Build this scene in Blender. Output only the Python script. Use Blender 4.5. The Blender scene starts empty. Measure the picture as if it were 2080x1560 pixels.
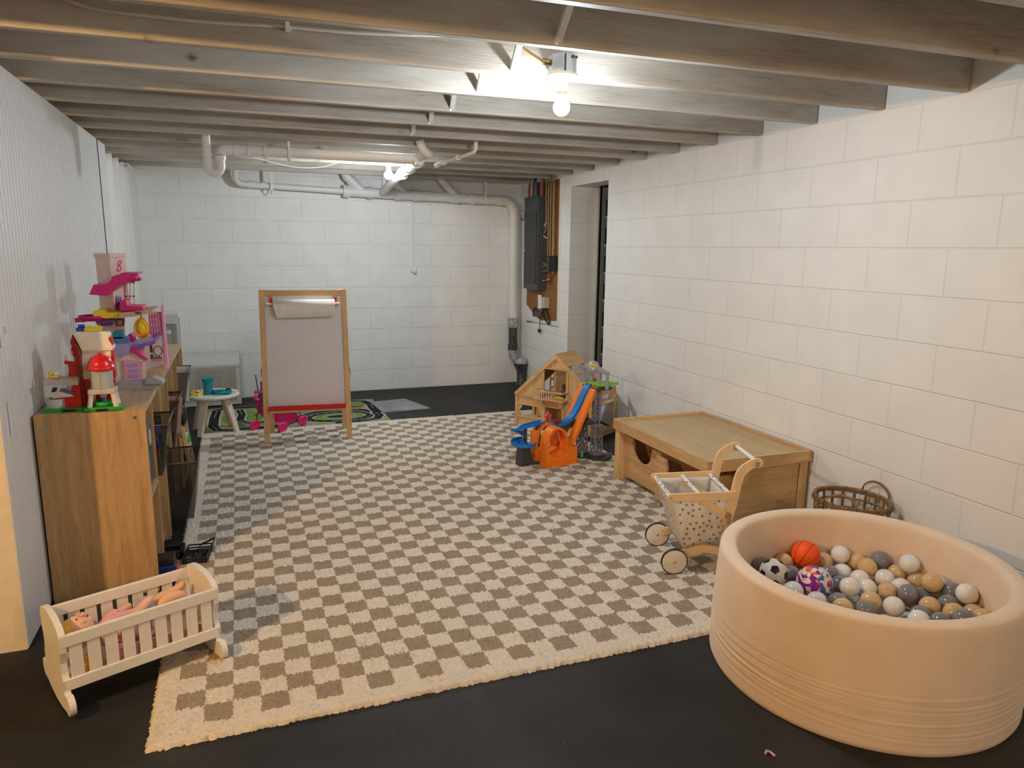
import bpy, bmesh, math, random
from mathutils import Vector as V, Matrix as Mx
PI = math.pi
S = bpy.context.scene
C = S.collection
rnd = random.Random(7)

# ------------------------------------------------------------------ mesh builder
class MB:
    def __init__(s):
        s.v = []; s.f = []; s.mi = []; s.sm = []; s.m = 0; s.smooth = False; s.T = None
    def add(s, vs, fs, smooth=None):
        b = len(s.v)
        for p in vs:
            p = V(p)
            if s.T is not None: p = s.T @ p
            s.v.append(tuple(p))
        sm = s.smooth if smooth is None else smooth
        for f in fs:
            s.f.append([b + i for i in f]); s.mi.append(s.m); s.sm.append(sm)
        return s
    def box(s, x0, x1, y0, y1, z0, z1):
        x0, x1 = sorted((x0, x1)); y0, y1 = sorted((y0, y1)); z0, z1 = sorted((z0, z1))
        vs = [(x0,y0,z0),(x1,y0,z0),(x1,y1,z0),(x0,y1,z0),(x0,y0,z1),(x1,y0,z1),(x1,y1,z1),(x0,y1,z1)]
        return s.add(vs, [(0,3,2,1),(4,5,6,7),(0,1,5,4),(1,2,6,5),(2,3,7,6),(3,0,4,7)], False)
    def obox(s, c, size, R=None):
        hx, hy, hz = size[0]/2, size[1]/2, size[2]/2
        vs = [V((a*hx, b*hy, d*hz)) for d in (-1,1) for a, b in ((-1,-1),(1,-1),(1,1),(-1,1))]
        if R is not None: vs = [R @ p for p in vs]
        c = V(c)
        return s.add([c + p for p in vs], [(0,3,2,1),(4,5,6,7),(0,1,5,4),(1,2,6,5),(2,3,7,6),(3,0,4,7)], False)
    def beam(s, p, q, w, h, up=(0,0,1)):
        p, q = V(p), V(q); d = (q-p); L = d.length; d.normalize(); u = V(up)
        sd = d.cross(u)
        if sd.length < 1e-4: sd = d.cross(V((0,1,0)))
        sd.normalize(); u = sd.cross(d)
        R = Mx((d, sd, u)).transposed()
        return s.obox((p+q)/2, (L, w, h), R)
    def cyl(s, p, q, r0, r1=None, n=16, cap=True):
        if r1 is None: r1 = r0
        return s.tube([p, q], [r0, r1], n, cap=cap)
    def tube(s, pts, r, n=10, closed=False, cap=True):
        P = [V(p) for p in pts]; k = len(P)
        R = r if isinstance(r, (list, tuple)) else [r]*k
        T = []
        for i in range(k):
            if closed: t = P[(i+1) % k] - P[i-1]
            else: t = P[min(i+1, k-1)] - P[max(i-1, 0)]
            T.append(t.normalized())
        a = V((0,0,1)) if abs(T[0].z) < .9 else V((1,0,0))
        N = [(a - T[0]*a.dot(T[0])).normalized()]
        for i in range(1, k):
            q = N[-1] - T[i]*N[-1].dot(T[i])
            N.append(q.normalized() if q.length > 1e-6 else N[-1])
        vs = []
        for i in range(k):
            B = T[i].cross(N[i])
            for j in range(n):
                th = 2*PI*j/n
                vs.append(P[i] + (N[i]*math.cos(th) + B*math.sin(th))*R[i])
        fs = []
        for i in range(k if closed else k-1):
            for j in range(n):
                a0 = i*n+j; a1 = i*n+(j+1) % n; b0 = ((i+1) % k)*n+j; b1 = ((i+1) % k)*n+(j+1) % n
                fs.append((a0, a1, b1, b0))
        s.add(vs, fs, True)
        if cap and not closed:
            s.add(vs[:n], [tuple(range(n-1, -1, -1))], False)
            s.add(vs[-n:], [tuple(range(n))], False)
        return s
    def lathe(s, prof, n=32, c=(0,0,0), smooth=True, axis='z', cap=False):
        vs = []; k = len(prof)
        for r, z in prof:
            for j in range(n):
                th = 2*PI*j/n
                if axis == 'z': p = (c[0]+r*math.cos(th), c[1]+r*math.sin(th), c[2]+z)
                elif axis == 'x': p = (c[0]+z, c[1]+r*math.cos(th), c[2]+r*math.sin(th))
                else: p = (c[0]+r*math.sin(th), c[1]+z, c[2]+r*math.cos(th))
                vs.append(p)
        fs = [(i*n+j, i*n+(j+1) % n, (i+1)*n+(j+1) % n, (i+1)*n+j) for i in range(k-1) for j in range(n)]
        s.add(vs, fs, smooth)
        if cap:
            s.add(vs[:n], [tuple(range(n-1, -1, -1))], False); s.add(vs[-n:], [tuple(range(n))], False)
        return s
    def sphere(s, c, r, n=24, m=14, sc=(1,1,1)):
        prof = []
        vs = [(c[0], c[1], c[2]-r*sc[2])]
        for i in range(1, m):
            ph = -PI/2 + PI*i/m
            for j in range(n):
                th = 2*PI*j/n
                vs.append((c[0]+r*sc[0]*math.cos(ph)*math.cos(th), c[1]+r*sc[1]*math.cos(ph)*math.sin(th), c[2]+r*sc[2]*math.sin(ph)))
        vs.append((c[0], c[1], c[2]+r*sc[2]))
        fs = [(0, 1+(j+1) % n, 1+j) for j in range(n)]
        for i in range(m-2):
            for j in range(n):
                a = 1+i*n+j; b = 1+i*n+(j+1) % n
                fs.append((a, b, b+n, a+n))
        t = len(vs)-1; o = 1+(m-2)*n
        fs += [(o+j, o+(j+1) % n, t) for j in range(n)]
        return s.add(vs, fs, True)
    def prism(s, poly, axis, a0, a1, smooth=False):
        # poly in the other two axes: x->(y,z)  y->(x,z)  z->(x,y)
        n = len(poly)
        def pt(p, a):
            if axis == 'x': return (a, p[0], p[1])
            if axis == 'y': return (p[0], a, p[1])
            return (p[0], p[1], a)
        vs = [pt(p, a0) for p in poly] + [pt(p, a1) for p in poly]
        fs = [tuple(range(n-1, -1, -1)), tuple(range(n, 2*n))]
        s.add(vs, fs, False)
        s.add(vs, [(i, (i+1) % n, n+(i+1) % n, n+i) for i in range(n)], smooth)
        return s
    def channel(s, pts, lat, w, h, t=.0025):
        P = [V(p) for p in pts]; k = len(P)
        sec = [(-w/2, h), (-w/2, -t), (w/2, -t), (w/2, h), (w/2-t, h), (w/2-t, 0), (-w/2+t, 0), (-w/2+t, h)]
        n = 8; vs = []
        for i in range(k):
            T = (P[min(i+1, k-1)] - P[max(i-1, 0)]).normalized()
            L = V(lat[i]) if isinstance(lat, list) else V(lat)
            L = (L - T*L.dot(T)).normalized()
            N = L.cross(T); 
            vs += [P[i] + L*a + N*b for a, b in sec]
        fs = [(i*n+j, i*n+(j+1) % n, (i+1)*n+(j+1) % n, (i+1)*n+j) for i in range(k-1) for j in range(n)]
        fs += [tuple(range(n-1, -1, -1)), tuple(range((k-1)*n, k*n))]
        return s.add(vs, fs, False)
    def ribbon(s, pts, w, z, closed=False):
        P = [V((p[0], p[1])) for p in pts]; k = len(P); vs = []
        for i in range(k):
            if closed: T = P[(i+1) % k]-P[i-1]
            else: T = P[min(i+1, k-1)]-P[max(i-1, 0)]
            T.normalize(); N = V((-T.y, T.x))
            a = P[i]+N*w/2; b = P[i]-N*w/2
            vs += [(a.x, a.y, z), (b.x, b.y, z)]
        fs = [(2*i, 2*i+1, 2*((i+1) % k)+1, 2*((i+1) % k)) for i in range(k if closed else k-1)]
        return s.add(vs, fs, False)
    def mesh(s, name, mats):
        me = bpy.data.meshes.new(name)
        me.from_pydata(s.v, [], s.f)
        for m in (mats if isinstance(mats, (list, tuple)) else [mats]): me.materials.append(m)
        me.polygons.foreach_set('material_index', s.mi)
        me.polygons.foreach_set('use_smooth', s.sm)
        bm = bmesh.new(); bm.from_mesh(me); bmesh.ops.recalc_face_normals(bm, faces=bm.faces); bm.to_mesh(me); bm.free()
        me.update()
        return me

def tag(o, label=None, cat=None, group=None, kind=None):
    if label: o['label'] = label
    if cat: o['category'] = cat
    if group: o['group'] = group
    if kind: o['kind'] = kind
    return o
def obj(name, mb, mats, parent=None, bev=0, loc=None, label=None, seg=2):
    o = bpy.data.objects.new(name, mb.mesh(name, mats)); C.objects.link(o)
    if parent is not None: o.parent = parent
    if loc is not None: o.location = loc
    if bev:
        b = o.modifiers.new('bevel', 'BEVEL'); b.width = bev; b.segments = seg; b.limit_method = 'ANGLE'; b.angle_limit = 0.7
        b.harden_normals = False
    if label: o['label'] = label
    return o
def thing(name, label, cat, loc=(0,0,0), rotz=0, group=None):
    o = bpy.data.objects.new(name, None); C.objects.link(o); o.empty_display_size = .05
    o.location = loc; o.rotation_euler = (0, 0, rotz)
    return tag(o, label, cat, group)
def single(name, label, cat, mb, mats, loc=(0,0,0), rotz=0, group=None, bev=0):
    o = obj(name, mb, mats, None, bev, loc); o.rotation_euler = (0, 0, rotz)
    return tag(o, label, cat, group)
def struct(name, mb, mats, bev=0, label=None):
    o = obj(name, mb, mats, None, bev); o['kind'] = 'structure'
    if label: o['label'] = label
    return o
def skin(name, verts, edges, m, parent=None, sub=2, loc=None):
    me = bpy.data.meshes.new(name); me.from_pydata([p for p, r in verts], edges, []); me.materials.append(m)
    bm = bmesh.new(); bm.from_mesh(me); lay = bm.verts.layers.skin.verify(); bm.verts.ensure_lookup_table()
    for i, (p, r) in enumerate(verts):
        rr = r if isinstance(r, tuple) else (r, r)
        bm.verts[i][lay].radius = rr
        bm.verts[i][lay].use_root = (i == 0)
    bm.to_mesh(me); bm.free()
    o = bpy.data.objects.new(name, me); C.objects.link(o)
    if parent is not None: o.parent = parent
    if loc is not None: o.location = loc
    k = o.modifiers.new('skin', 'SKIN'); k.use_smooth_shade = True
    q = o.modifiers.new('sub', 'SUBSURF'); q.levels = sub; q.render_levels = sub
    return o
def arc(c, r, a0, a1, n, plane='xz', off=0):
    out = []
    for i in range(n+1):
        a = a0+(a1-a0)*i/n
        x, y = c[0]+r*math.cos(a), c[1]+r*math.sin(a)
        out.append((x, off, y) if plane == 'xz' else (x, y, off) if plane == 'xy' else (off, x, y))
    return out
def smoothpath(pts, n=6):
    P = [V(p) for p in pts]; out = []
    for i in range(len(P)-1):
        a = P[max(i-1, 0)]; b = P[i]; c = P[i+1]; d = P[min(i+2, len(P)-1)]
        for k in range(n):
            t = k/n
            out.append(tuple(.5*((2*b)+(c-a)*t+(2*a-5*b+4*c-d)*t*t+(3*b-a-3*c+d)*t**3)))
    out.append(tuple(P[-1])); return out

# ------------------------------------------------------------------ materials
class Nd:
    def __init__(s, name):
        s.m = bpy.data.materials.new(name); s.m.use_nodes = True
        s.t = s.m.node_tree; s.n = s.t.nodes; s.b = s.n['Principled BSDF']
    def N(s, typ, **kw):
        n = s.n.new(typ)
        for k, v in kw.items():
            if k in n.inputs: n.inputs[k].default_value = v
            else: setattr(n, k, v)
        return n
    def L(s, a, b): s.t.links.new(a, b)
    def coord(s, kind='Object', scale=(1,1,1), loc=(0,0,0)):
        c = s.N('ShaderNodeTexCoord'); m = s.N('ShaderNodeMapping'); m.inputs['Scale'].default_value = scale; m.inputs['Location'].default_value = loc
        s.L(c.outputs[kind], m.inputs['Vector']); return m.outputs['Vector']
    def noise(s, vec, scale, detail=3, rough=.5, dist=0):
        n = s.N('ShaderNodeTexNoise'); n.inputs['Scale'].default_value = scale; n.inputs['Detail'].default_value = detail
        n.inputs['Roughness'].default_value = rough; n.inputs['Distortion'].default_value = dist
        s.L(vec, n.inputs['Vector']); return n.outputs['Fac']
    def ramp(s, fac, stops):
        r = s.N('ShaderNodeValToRGB'); e = r.color_ramp.elements
        while len(e) < len(stops): e.new(.5)
        for el, (p, c) in zip(e, stops):
            el.position = p; el.color = (*c, 1) if len(c) == 3 else c
        s.L(fac, r.inputs['Fac']); return r.outputs['Color']
    def mix(s, fac, a, b, mode='MIX'):
        m = s.N('ShaderNodeMix'); m.data_type = 'RGBA'; m.blend_type = mode
        for i, v in ((0, fac), (6, a), (7, b)):
            if hasattr(v, 'links'): s.L(v, m.inputs[i])
            else: m.inputs[i].default_value = v if i == 0 else ((*v, 1) if len(v) == 3 else v)
        return m.outputs[2]
    def math(s, op, a, b=None, c=None):
        m = s.N('ShaderNodeMath'); m.operation = op
        for i, v in enumerate((a, b, c)):
            if v is None: continue
            if hasattr(v, 'links'): s.L(v, m.inputs[i])
            else: m.inputs[i].default_value = v
        return m.outputs[0]
    def bump(s, h, dist=.002, strength=1, invert=False):
        b = s.N('ShaderNodeBump'); b.inputs['Distance'].default_value = dist; b.inputs['Strength'].default_value = strength; b.invert = invert
        s.L(h, b.inputs['Height'])
        if s.b.inputs['Normal'].is_linked: s.L(s.b.inputs['Normal'].links[0].from_socket, b.inputs['Normal'])
        s.L(b.outputs[0], s.b.inputs['Normal']); return s
    def col(s, c):
        if hasattr(c, 'links'): s.L(c, s.b.inputs['Base Color'])
        else: s.b.inputs['Base Color'].default_value = (*c, 1)
        return s
    def set(s, rough=.5, spec=.5, metal=0, trans=0, alpha=1, sheen=0, coat=0):
        i = s.b.inputs
        i['Roughness'].default_value = rough; i['Specular IOR Level'].default_value = spec; i['Metallic'].default_value = metal
        i['Transmission Weight'].default_value = trans; i['Alpha'].default_value = alpha; i['Sheen Weight'].default_value = sheen
        i['Coat Weight'].default_value = coat
        return s
def plain(name, c, rough=.4, spec=.5, metal=0, noise=.06, nscale=40, bump=0, **k):
    d = Nd(name); vec = d.coord()
    f = d.noise(vec, nscale)
    a = tuple(max(0, x*(1-noise)) for x in c); b = tuple(min(1, x*(1+noise)) for x in c)
    d.col(d.ramp(f, [(.3, a), (.7, b)])).set(rough, spec, metal, **k)
    if bump: d.bump(f, bump)
    return d.m
def wood(name, dark, light, axis='x', scale=1, rough=.45, strength=1, spec=.35):
    d = Nd(name)
    st = {'x': (1.2, 14, 14), 'y': (14, 1.2, 14), 'z': (14, 14, 1.2)}[axis]
    vec = d.coord(scale=tuple(x*scale for x in st))
    f = d.noise(vec, 2.2, 4, .6, .6)
    v2 = d.coord(scale=tuple(x*scale*5 for x in st)); g = d.noise(v2, 3, 3, .7)
    m = d.math('ADD', d.math('MULTIPLY', f, .65), d.math('MULTIPLY', g, .35))
    d.col(d.ramp(m, [(.32, dark), (.62, light)])).set(rough, spec).bump(g, .0004*strength)
    return d.m
def blocks(name, shift, plane):
    d = Nd(name)
    tc = d.N('ShaderNodeTexCoord'); sp = d.N('ShaderNodeSeparateXYZ'); d.L(tc.outputs['Object'], sp.inputs[0])
    cb = d.N('ShaderNodeCombineXYZ')
    d.L(d.math('ADD', sp.outputs['Y' if plane == 'x' else 'X'], shift), cb.inputs[0]); d.L(sp.outputs['Z'], cb.inputs[1])
    wob = d.noise(tc.outputs['Object'], 3.0, 2)
    va = d.N('ShaderNodeVectorMath'); va.operation = 'ADD'; d.L(cb.outputs[0], va.inputs[0])
    wv = d.N('ShaderNodeCombineXYZ'); d.L(d.math('MULTIPLY', d.math('SUBTRACT', wob, .5), .006), wv.inputs[1]); d.L(wv.outputs[0], va.inputs[1])
    br = d.N('ShaderNodeTexBrick'); d.L(va.outputs[0], br.inputs['Vector'])
    br.offset = .5; br.offset_frequency = 2
    for k, v in (('Scale', 1), ('Mortar Size', .0048), ('Mortar Smooth', .7), ('Brick Width', .4064), ('Row Height', .2032)): br.inputs[k].default_value = v
    n1 = d.noise(tc.outputs['Object'], 90, 4, .7); n2 = d.noise(tc.outputs['Object'], 5, 3)
    base = d.ramp(n2, [(.3, (.79, .785, .765)), (.7, (.84, .835, .815))])
    d.col(d.mix(d.math('MULTIPLY', br.outputs['Fac'], .11), base, (.70, .69, .66))).set(.55, .3)
    d.bump(n1, .0012, .45); d.bump(br.outputs['Fac'], .0044, .6, invert=True)
    return d.m

M = {}
M['block_right'] = blocks('painted_block_right', .181, 'x')
M['block_back'] = blocks('painted_block_back', -.064, 'y')
M['white_paint'] = plain('white_paint', (.78, .775, .75), .5, .3, bump=.0006, nscale=60, noise=.03)
M['bead_paint'] = plain('beadboard_paint', (.74, .74, .74), .34, .5, bump=.0003, nscale=30, noise=.02)
M['cream_wall'] = plain('cream_wall_end', (.78, .70, .58), .6, .3, bump=.002, nscale=25, noise=.05)
def floor_mat():
    d = Nd('black_floor_paint'); v = d.coord()
    f = d.noise(v, 1.6, 6, .65); g = d.noise(v, 60, 4, .7)
    base = d.ramp(f, [(.32, (.012, .012, .0118)), (.55, (.026, .026, .026)), (.72, (.046, .046, .046))])
    sp = d.N('ShaderNodeTexVoronoi'); sp.inputs['Scale'].default_value = 26; d.L(v, sp.inputs['Vector'])
    dot = d.math('LESS_THAN', sp.outputs['Distance'], .045)
    r = d.math('GREATER_THAN', d.math('FRACT', d.math('MULTIPLY', sp.outputs['Color'], 7.0)), .86)
    d.col(d.mix(d.math('MULTIPLY', d.math('MULTIPLY', dot, r), .55), base, (.35, .33, .3))).set(.6, .25)
    d.bump(g, .0012, .5); d.bump(f, .004, .3); return d.m
M['floor'] = floor_mat()
def joist_mat():
    d = Nd('whitewashed_joist')
    tc = d.N('ShaderNodeTexCoord'); oi = d.N('ShaderNodeObjectInfo')
    off = d.N('ShaderNodeCombineXYZ'); d.L(d.math('MULTIPLY', oi.outputs['Random'], 37.0), off.inputs[0]); d.L(d.math('MULTIPLY', oi.outputs['Random'], 11.0), off.inputs[2])
    va = d.N('ShaderNodeVectorMath'); va.operation = 'ADD'; d.L(tc.outputs['Object'], va.inputs[0]); d.L(off.outputs[0], va.inputs[1])
    def mp(sc):
        m = d.N('ShaderNodeMapping'); m.inputs['Scale'].default_value = sc; d.L(va.outputs[0], m.inputs['Vector']); return m.outputs[0]
    big = d.noise(mp((.7, 3, 3)), 1.5, 4, .6); gr = d.noise(mp((2.2, 60, 60)), 2.4, 4, .75, .5); sm = d.noise(mp((1, 1, 1)), 60, 3)
    grainmask = d.ramp(gr, [(.36, (0, 0, 0)), (.5, (1, 1, 1))])
    washed = d.ramp(big, [(.32, (.37, .32, .26)), (.5, (.48, .44, .385)), (.66, (.58, .55, .50))])
    g2 = d.mix(d.ramp(big, [(.35, (.75, .75, .75)), (.6, (.12, .12, .12))]), (1, 1, 1), grainmask)
    c = d.mix(1, washed, d.mix(g2, (.62, .56, .48), (1, 1, 1)), 'MULTIPLY')
    vo = d.N('ShaderNodeTexVoronoi'); vo.inputs['Scale'].default_value = 2.9; vo.inputs['Randomness'].default_value = 1; d.L(mp((1, .3, 1.6)), vo.inputs['Vector'])
    dd = d.math('ADD', vo.outputs['Distance'], d.math('MULTIPLY', d.math('SUBTRACT', sm, .5), .13))
    knot = d.ramp(dd, [(.015, (.9, .9, .9)), (.05, (.35, .35, .35)), (.085, (0, 0, 0))])
    c = d.mix(knot, c, (.10, .065, .04))
    d.col(c).set(.6, .25); d.bump(gr, .002, .7); return d.m
M['joist'] = joist_mat()
M['subfloor'] = plain('whitewashed_subfloor', (.5, .47, .42), .8, .2, noise=.15, nscale=6)
M['pvc'] = plain('white_painted_pipe', (.76, .75, .72), .4, .4, noise=.03)
M['pipe_black'] = plain('overpainted_black_pipe', (.055, .055, .06), .45, .4, noise=.9, nscale=55, bump=.001)
M['pipe_grey'] = plain('grey_sprayed_pipe', (.36, .36, .36), .5, .4, noise=.5, nscale=35, bump=.001)
M['oak'] = wood('oak_laminate', (.34, .20, .085), (.56, .37, .18), 'z', 1.0, .42)
M['oaky'] = wood('oak_laminate_top', (.34, .23, .13), (.52, .38, .24), 'y', 1.0, .42)
M['pine'] = wood('pine_wood', (.52, .31, .13), (.74, .50, .26), 'z', 1, .4)
M['pinex'] = wood('pine_wood_long', (.50, .29, .12), (.72, .48, .24), 'x', 1, .4)
M['piney'] = wood('pine_wood_deep', (.40, .22, .09), (.66, .42, .20), 'y', 1, .4)
M['ply'] = wood('plywood_top', (.48, .34, .17), (.60, .45, .25), 'y', .5, .55)
M['birch'] = wood('birch_ply', (.72, .50, .27), (.84, .62, .38), 'x', 1, .4)
M['birchz'] = wood('birch_ply_upright', (.72, .50, .27), (.84, .62, .38), 'z', 1, .4)
M['white_wood'] = plain('white_painted_wood', (.80, .77, .72), .35, .4, noise=.03)
M['cream_wood'] = plain('cream_table_wood', (.70, .62, .48), .45, .4, noise=.05)
M['smoke'] = Nd('smoke_plastic').col((.045, .04, .038)).set(.18, .5, alpha=.38).m
M['smoke_rim'] = plain('smoke_plastic_rim', (.075, .065, .06), .25, .5)
for n_, c_, r_ in (('red', (.62, .012, .012), .28), ('darkred', (.28, .008, .01), .35), ('green', (.02, .32, .03), .3), ('blue', (.01, .06, .42), .3), ('trackblue', (.010, .19, .62), .3),
    ('orange', (.95, .22, .012), .28), ('yellow', (.85, .62, .02), .35), ('magenta', (.62, .01, .17), .35), ('pink', (.80, .33, .52), .4), ('palepink', (.80, .62, .56), .4),
    ('purple', (.24, .10, .48), .35), ('lilac', (.36, .33, .62), .35), ('teal', (.01, .24, .30), .35), ('cream', (.84, .77, .63), .45), ('tanplastic', (.58, .38, .20), .45),
    ('greyplastic', (.38, .38, .37), .45), ('greywarm', (.52, .47, .42), .45), ('black', (.012, .012, .012), .35), ('darkgrey', (.05, .053, .06), .45), ('towergrey', (.22, .22, .26), .45),
    ('lime', (.22, .55, .03), .35), ('white', (.80, .79, .77), .3), ('heater', (.60, .62, .58), .45), ('panel', (.060, .064, .070), .5), ('paneldoor', (.030, .031, .033), .5),
    ('paper', (.78, .74, .66), .7), ('hotpink', (.80, .02, .17), .3), ('brown', (.10, .05, .03), .6), ('chrome', (.6, .6, .6), .25), ('wheelwhite', (.80, .74, .68), .4), ('skin', (.80, .47, .29), .45),
    ('hair', (.80, .50, .10), .6), ('navy', (.01, .02, .16), .25), ('copperwire', (.35, .24, .08), .5), ('whitewire', (.62, .58, .52), .5), ('redwire', (.40, .08, .05), .5),
    ('curtain', (.76, .75, .72), .8), ('brass', (.5, .33, .12), .3), ('galv', (.50, .54, .58), .4)):
    M[n_] = plain(n_, c_, r_, metal={'chrome': .9, 'brass': .8, 'galv': .5}.get(n_, 0), noise=.05)
M['board'] = wood('backer_board', (.20, .075, .015), (.34, .14, .035), 'z', 1, .6)
def whiteboard():
    d = Nd('whiteboard_surface'); v = d.coord(); f = d.noise(v, 30, 5, .7)
    d.col(d.ramp(f, [(.3, (.68, .64, .65)), (.7, (.74, .70, .71))])).set(.42, .6); d.bump(f, .0009, .5); return d.m
M['whiteboard'] = whiteboard()
def emis(name, c, s):
    d = Nd(name); d.col((.9, .9, .9)); d.b.inputs['Emission Color'].default_value = (*c, 1); d.b.inputs['Emission Strength'].default_value = s; return d.m
M['bulb'] = emis('cool_bulb_glow', (.84, .93, 1.0), 305)
M['bulb2'] = emis('cool_bulb_glow_far', (.87, .95, 1.0), 370)
M['warmbulb'] = emis('warm_bulb_glow', (1.0, .60, .24), 1000)
M['warmbulb2'] = emis('warm_bulb_glow_behind', (1.0, .84, .68), 235)
def fabric(name, c, rough=.85, bump=.0006, scale=400):
    d = Nd(name); v = d.coord(); f = d.noise(v, scale, 2); g = d.noise(v, 8, 3)
    a = tuple(x*.95 for x in c); b = tuple(min(1, x*1.04) for x in c)
    d.col(d.ramp(g, [(.3, a), (.7, b)])).set(rough, .2, sheen=.25); d.bump(f, bump, .6); return d.m
M['pit'] = fabric('beige_velvet', (.79, .625, .475), bump=.0003, scale=900)
M['stripe'] = None
def stripes():
    d = Nd('pink_striped_cloth'); v = d.coord(scale=(1, 1, 1)); w = d.N('ShaderNodeTexWave'); w.bands_direction = 'Y'; w.inputs['Scale'].default_value = 38; w.inputs['Distortion'].default_value = 1.5; w.inputs['Detail'].default_value = 0
    d.L(v, w.inputs['Vector']); d.col(d.ramp(w.outputs['Fac'], [(.45, (.74, .22, .36)), (.6, (.80, .60, .56))])).set(.8, .2); return d.m
M['stripe'] = stripes()
M['tulle'] = fabric('lilac_tulle', (.50, .34, .62))
M['pinkcloth'] = fabric('pink_cloth', (.78, .36, .36))
# ------------------------------------------------------------------ the room
b = MB(); b.box(-6.9, 0, -8.9, 0, -.1, 0); b.box(0, 1.6, -2.9, -.2, -.1, 0)
struct('floor', b, M['floor'])
b = MB(); b.box(-6.9, .02, -8.9, .02, 2.262, 2.30); struct('ceiling', b, M['subfloor'])
b = MB()
b.box(0, .2, -8.9, -1.868, 0, 2.262); b.box(0, .254, -1.188, 0, 0, 2.262); b.box(0, .2, -1.868, -1.188, 1.936, 2.262)
struct('wall_right', b, M['block_right'])
b = MB(); b.box(-6.9, .254, 0, .2, 0, 2.262); struct('wall_back', b, M['block_back'])
b = MB(); b.box(-6.9, .2, -9.0, -8.9, 0, 2.262); struct('wall_front', b, M['white_paint'])
b = MB(); b.box(-7.0, -6.9, -9.0, .2, 0, 2.262); struct('wall_far_left', b, M['white_paint'])
# beadboard partition with grooves
XL = -3.515
b = MB(); y = -4.29; prof = []
sp = .0433
while y < -1.60:
    y2 = min(y+sp, -1.575)
    prof += [(XL, y), (XL, y2-.006), (XL-.003, y2-.0045), (XL+.0016, y2-.003), (XL-.003, y2-.0012)]
    y = y2
prof += [(XL, -1.575), (XL-.012, -1.575), (XL-.012, -4.29)]
b.prism(prof, 'z', 0.004, 2.03)
struct('wall_left', b, M['bead_paint'])
b = MB(); b.box(XL-.095, XL-.012, -4.278, -1.585, 0, 2.03); b.box(XL-.10, XL-.004, -4.291, -4.279, 0, 2.03)
struct('wall_left_core', b, M['cream_wall'])
b = MB(); b.box(XL-.09, XL-.004, -.44, 0, 0, 2.03); struct('wall_left_stub', b, M['white_paint'])
b = MB(); b.box(XL-.001, XL+.004, -1.872, -1.866, .0, 2.03); struct('trim_1', b, M['black'], label='dark seam between two beadboard panels')
# closet behind the doorway
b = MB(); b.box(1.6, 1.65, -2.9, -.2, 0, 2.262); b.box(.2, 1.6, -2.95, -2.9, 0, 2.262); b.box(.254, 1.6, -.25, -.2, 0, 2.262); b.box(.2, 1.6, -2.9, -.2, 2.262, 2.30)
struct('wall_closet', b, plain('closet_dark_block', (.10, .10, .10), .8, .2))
# joists
yj0 = -1.217
ords = ['first','second','third','fourth','fifth','sixth','seventh','eighth','ninth','tenth','eleventh','twelfth','thirteenth','fourteenth','fifteenth','sixteenth','seventeenth','eighteenth','nineteenth','twentieth','twenty-first','twenty-second']
k = 0; yj = yj0 + 2*.4055
while yj > -8.8:
    b = MB(); b.box(-6.85, -.006, 0, .038, 0, .23)
    lab = '%s white-washed timber ceiling joist counted from the back wall' % ords[k]
    if abs(yj+4.461) < .05: lab = 'white-washed ceiling joist carrying the nearer bulb, %s from the back wall' % ords[k]
    o = single('ceiling_joist', lab, 'joist', b, M['joist'], (0, yj, 2.032), rotz=-.028, group='ceiling joists', bev=.004)
    o['kind'] = 'structure'
    k += 1; yj -= .4055
# bridging braces between joists
brl = ['just in front of the nearer bulb box', 'beside the nearer bulb box', 'second behind the nearer bulb box', 'third behind the nearer bulb box', 'fourth behind the nearer bulb box', 'fifth behind the nearer bulb box']
for i in range(6):
    yf = -4.811 + .4055*i
    b = MB(); b.T = Mx.Translation((-1.766, yf, 0))
    p = V((0, -.004, 2.045)); q = V((-.06, -.364, 2.235))
    b.beam(p, q, .022, .004, (0, .4, .9)); b.beam(p+V((.010, 0, .008)), q+V((.010, 0, .008)), .003, .014, (0, .4, .9)); b.beam(p+V((-.010, 0, .008)), q+V((-.010, 0, .008)), .003, .014, (0, .4, .9))
    b.box(-.013, .013, -.006, .0, 2.036, 2.068)
    single('joist_brace', 'white metal cross brace between ceiling joists, ' + brl[i], 'brace', b, M['white'], group='joist braces')
# light fixtures
def fixture(x, y, zp, lab, bulbmat, s=1.0, box=True):
    t = thing('ceiling_light', lab, 'light', (x, y, zp))
    if box:
        b = MB(); R = .052
        oc = [(R*math.cos(PI/8+PI/4*i), R*math.sin(PI/8+PI/4*i)) for i in range(8)]
        b.prism(oc, 'z', .008, .072); obj('junction_box', b, M['galv'], t, .001)
        b = MB(); b.box(-.013, -.009, -.0525, -.0485, .012, .07); b.cyl((.018, -.047, .062), (.018, -.0505, .062), .006, n=10); b.cyl((.034, -.044, .062), (.034, -.0485, .062), .005, n=10); obj('knockout', b, M['darkgrey'], t)
        b = MB(); b.cyl((-.05, 0, .045), (-.075, .012, .05), .011, n=10); b.cyl((-.072, .01, .05), (-.16, .035, .10), .005, n=8); obj('cable_clamp', b, M['brass'], t)
    b = MB(); b.lathe([(.0, .008), (.058, .008), (.060, .004), (.056, -.002), (.036, -.010), (.0215, -.013), (.0195, -.040), (.019, -.05), (.0, -.05)], 40); obj('lamp_holder', b, M['white'], t)
    b = MB(); b.lathe([(.0175, -.05), (.0185, -.052), (.0180, -.070), (.024, -.088), (.0285, -.096)], 32); obj('bulb_collar', b, M['white'], t)
    b = MB(); pr = [(.0285, -.096)]
    for i in range(0, 13):
        a = PI/2*.30 - (PI/2*1.30)*i/12
        pr.append((.0305*math.cos(a), -.106+.0305*math.sin(a)*1.0))
    b.lathe(pr, 32); obj('bulb_globe', b, bulbmat, t)
    return t
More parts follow.
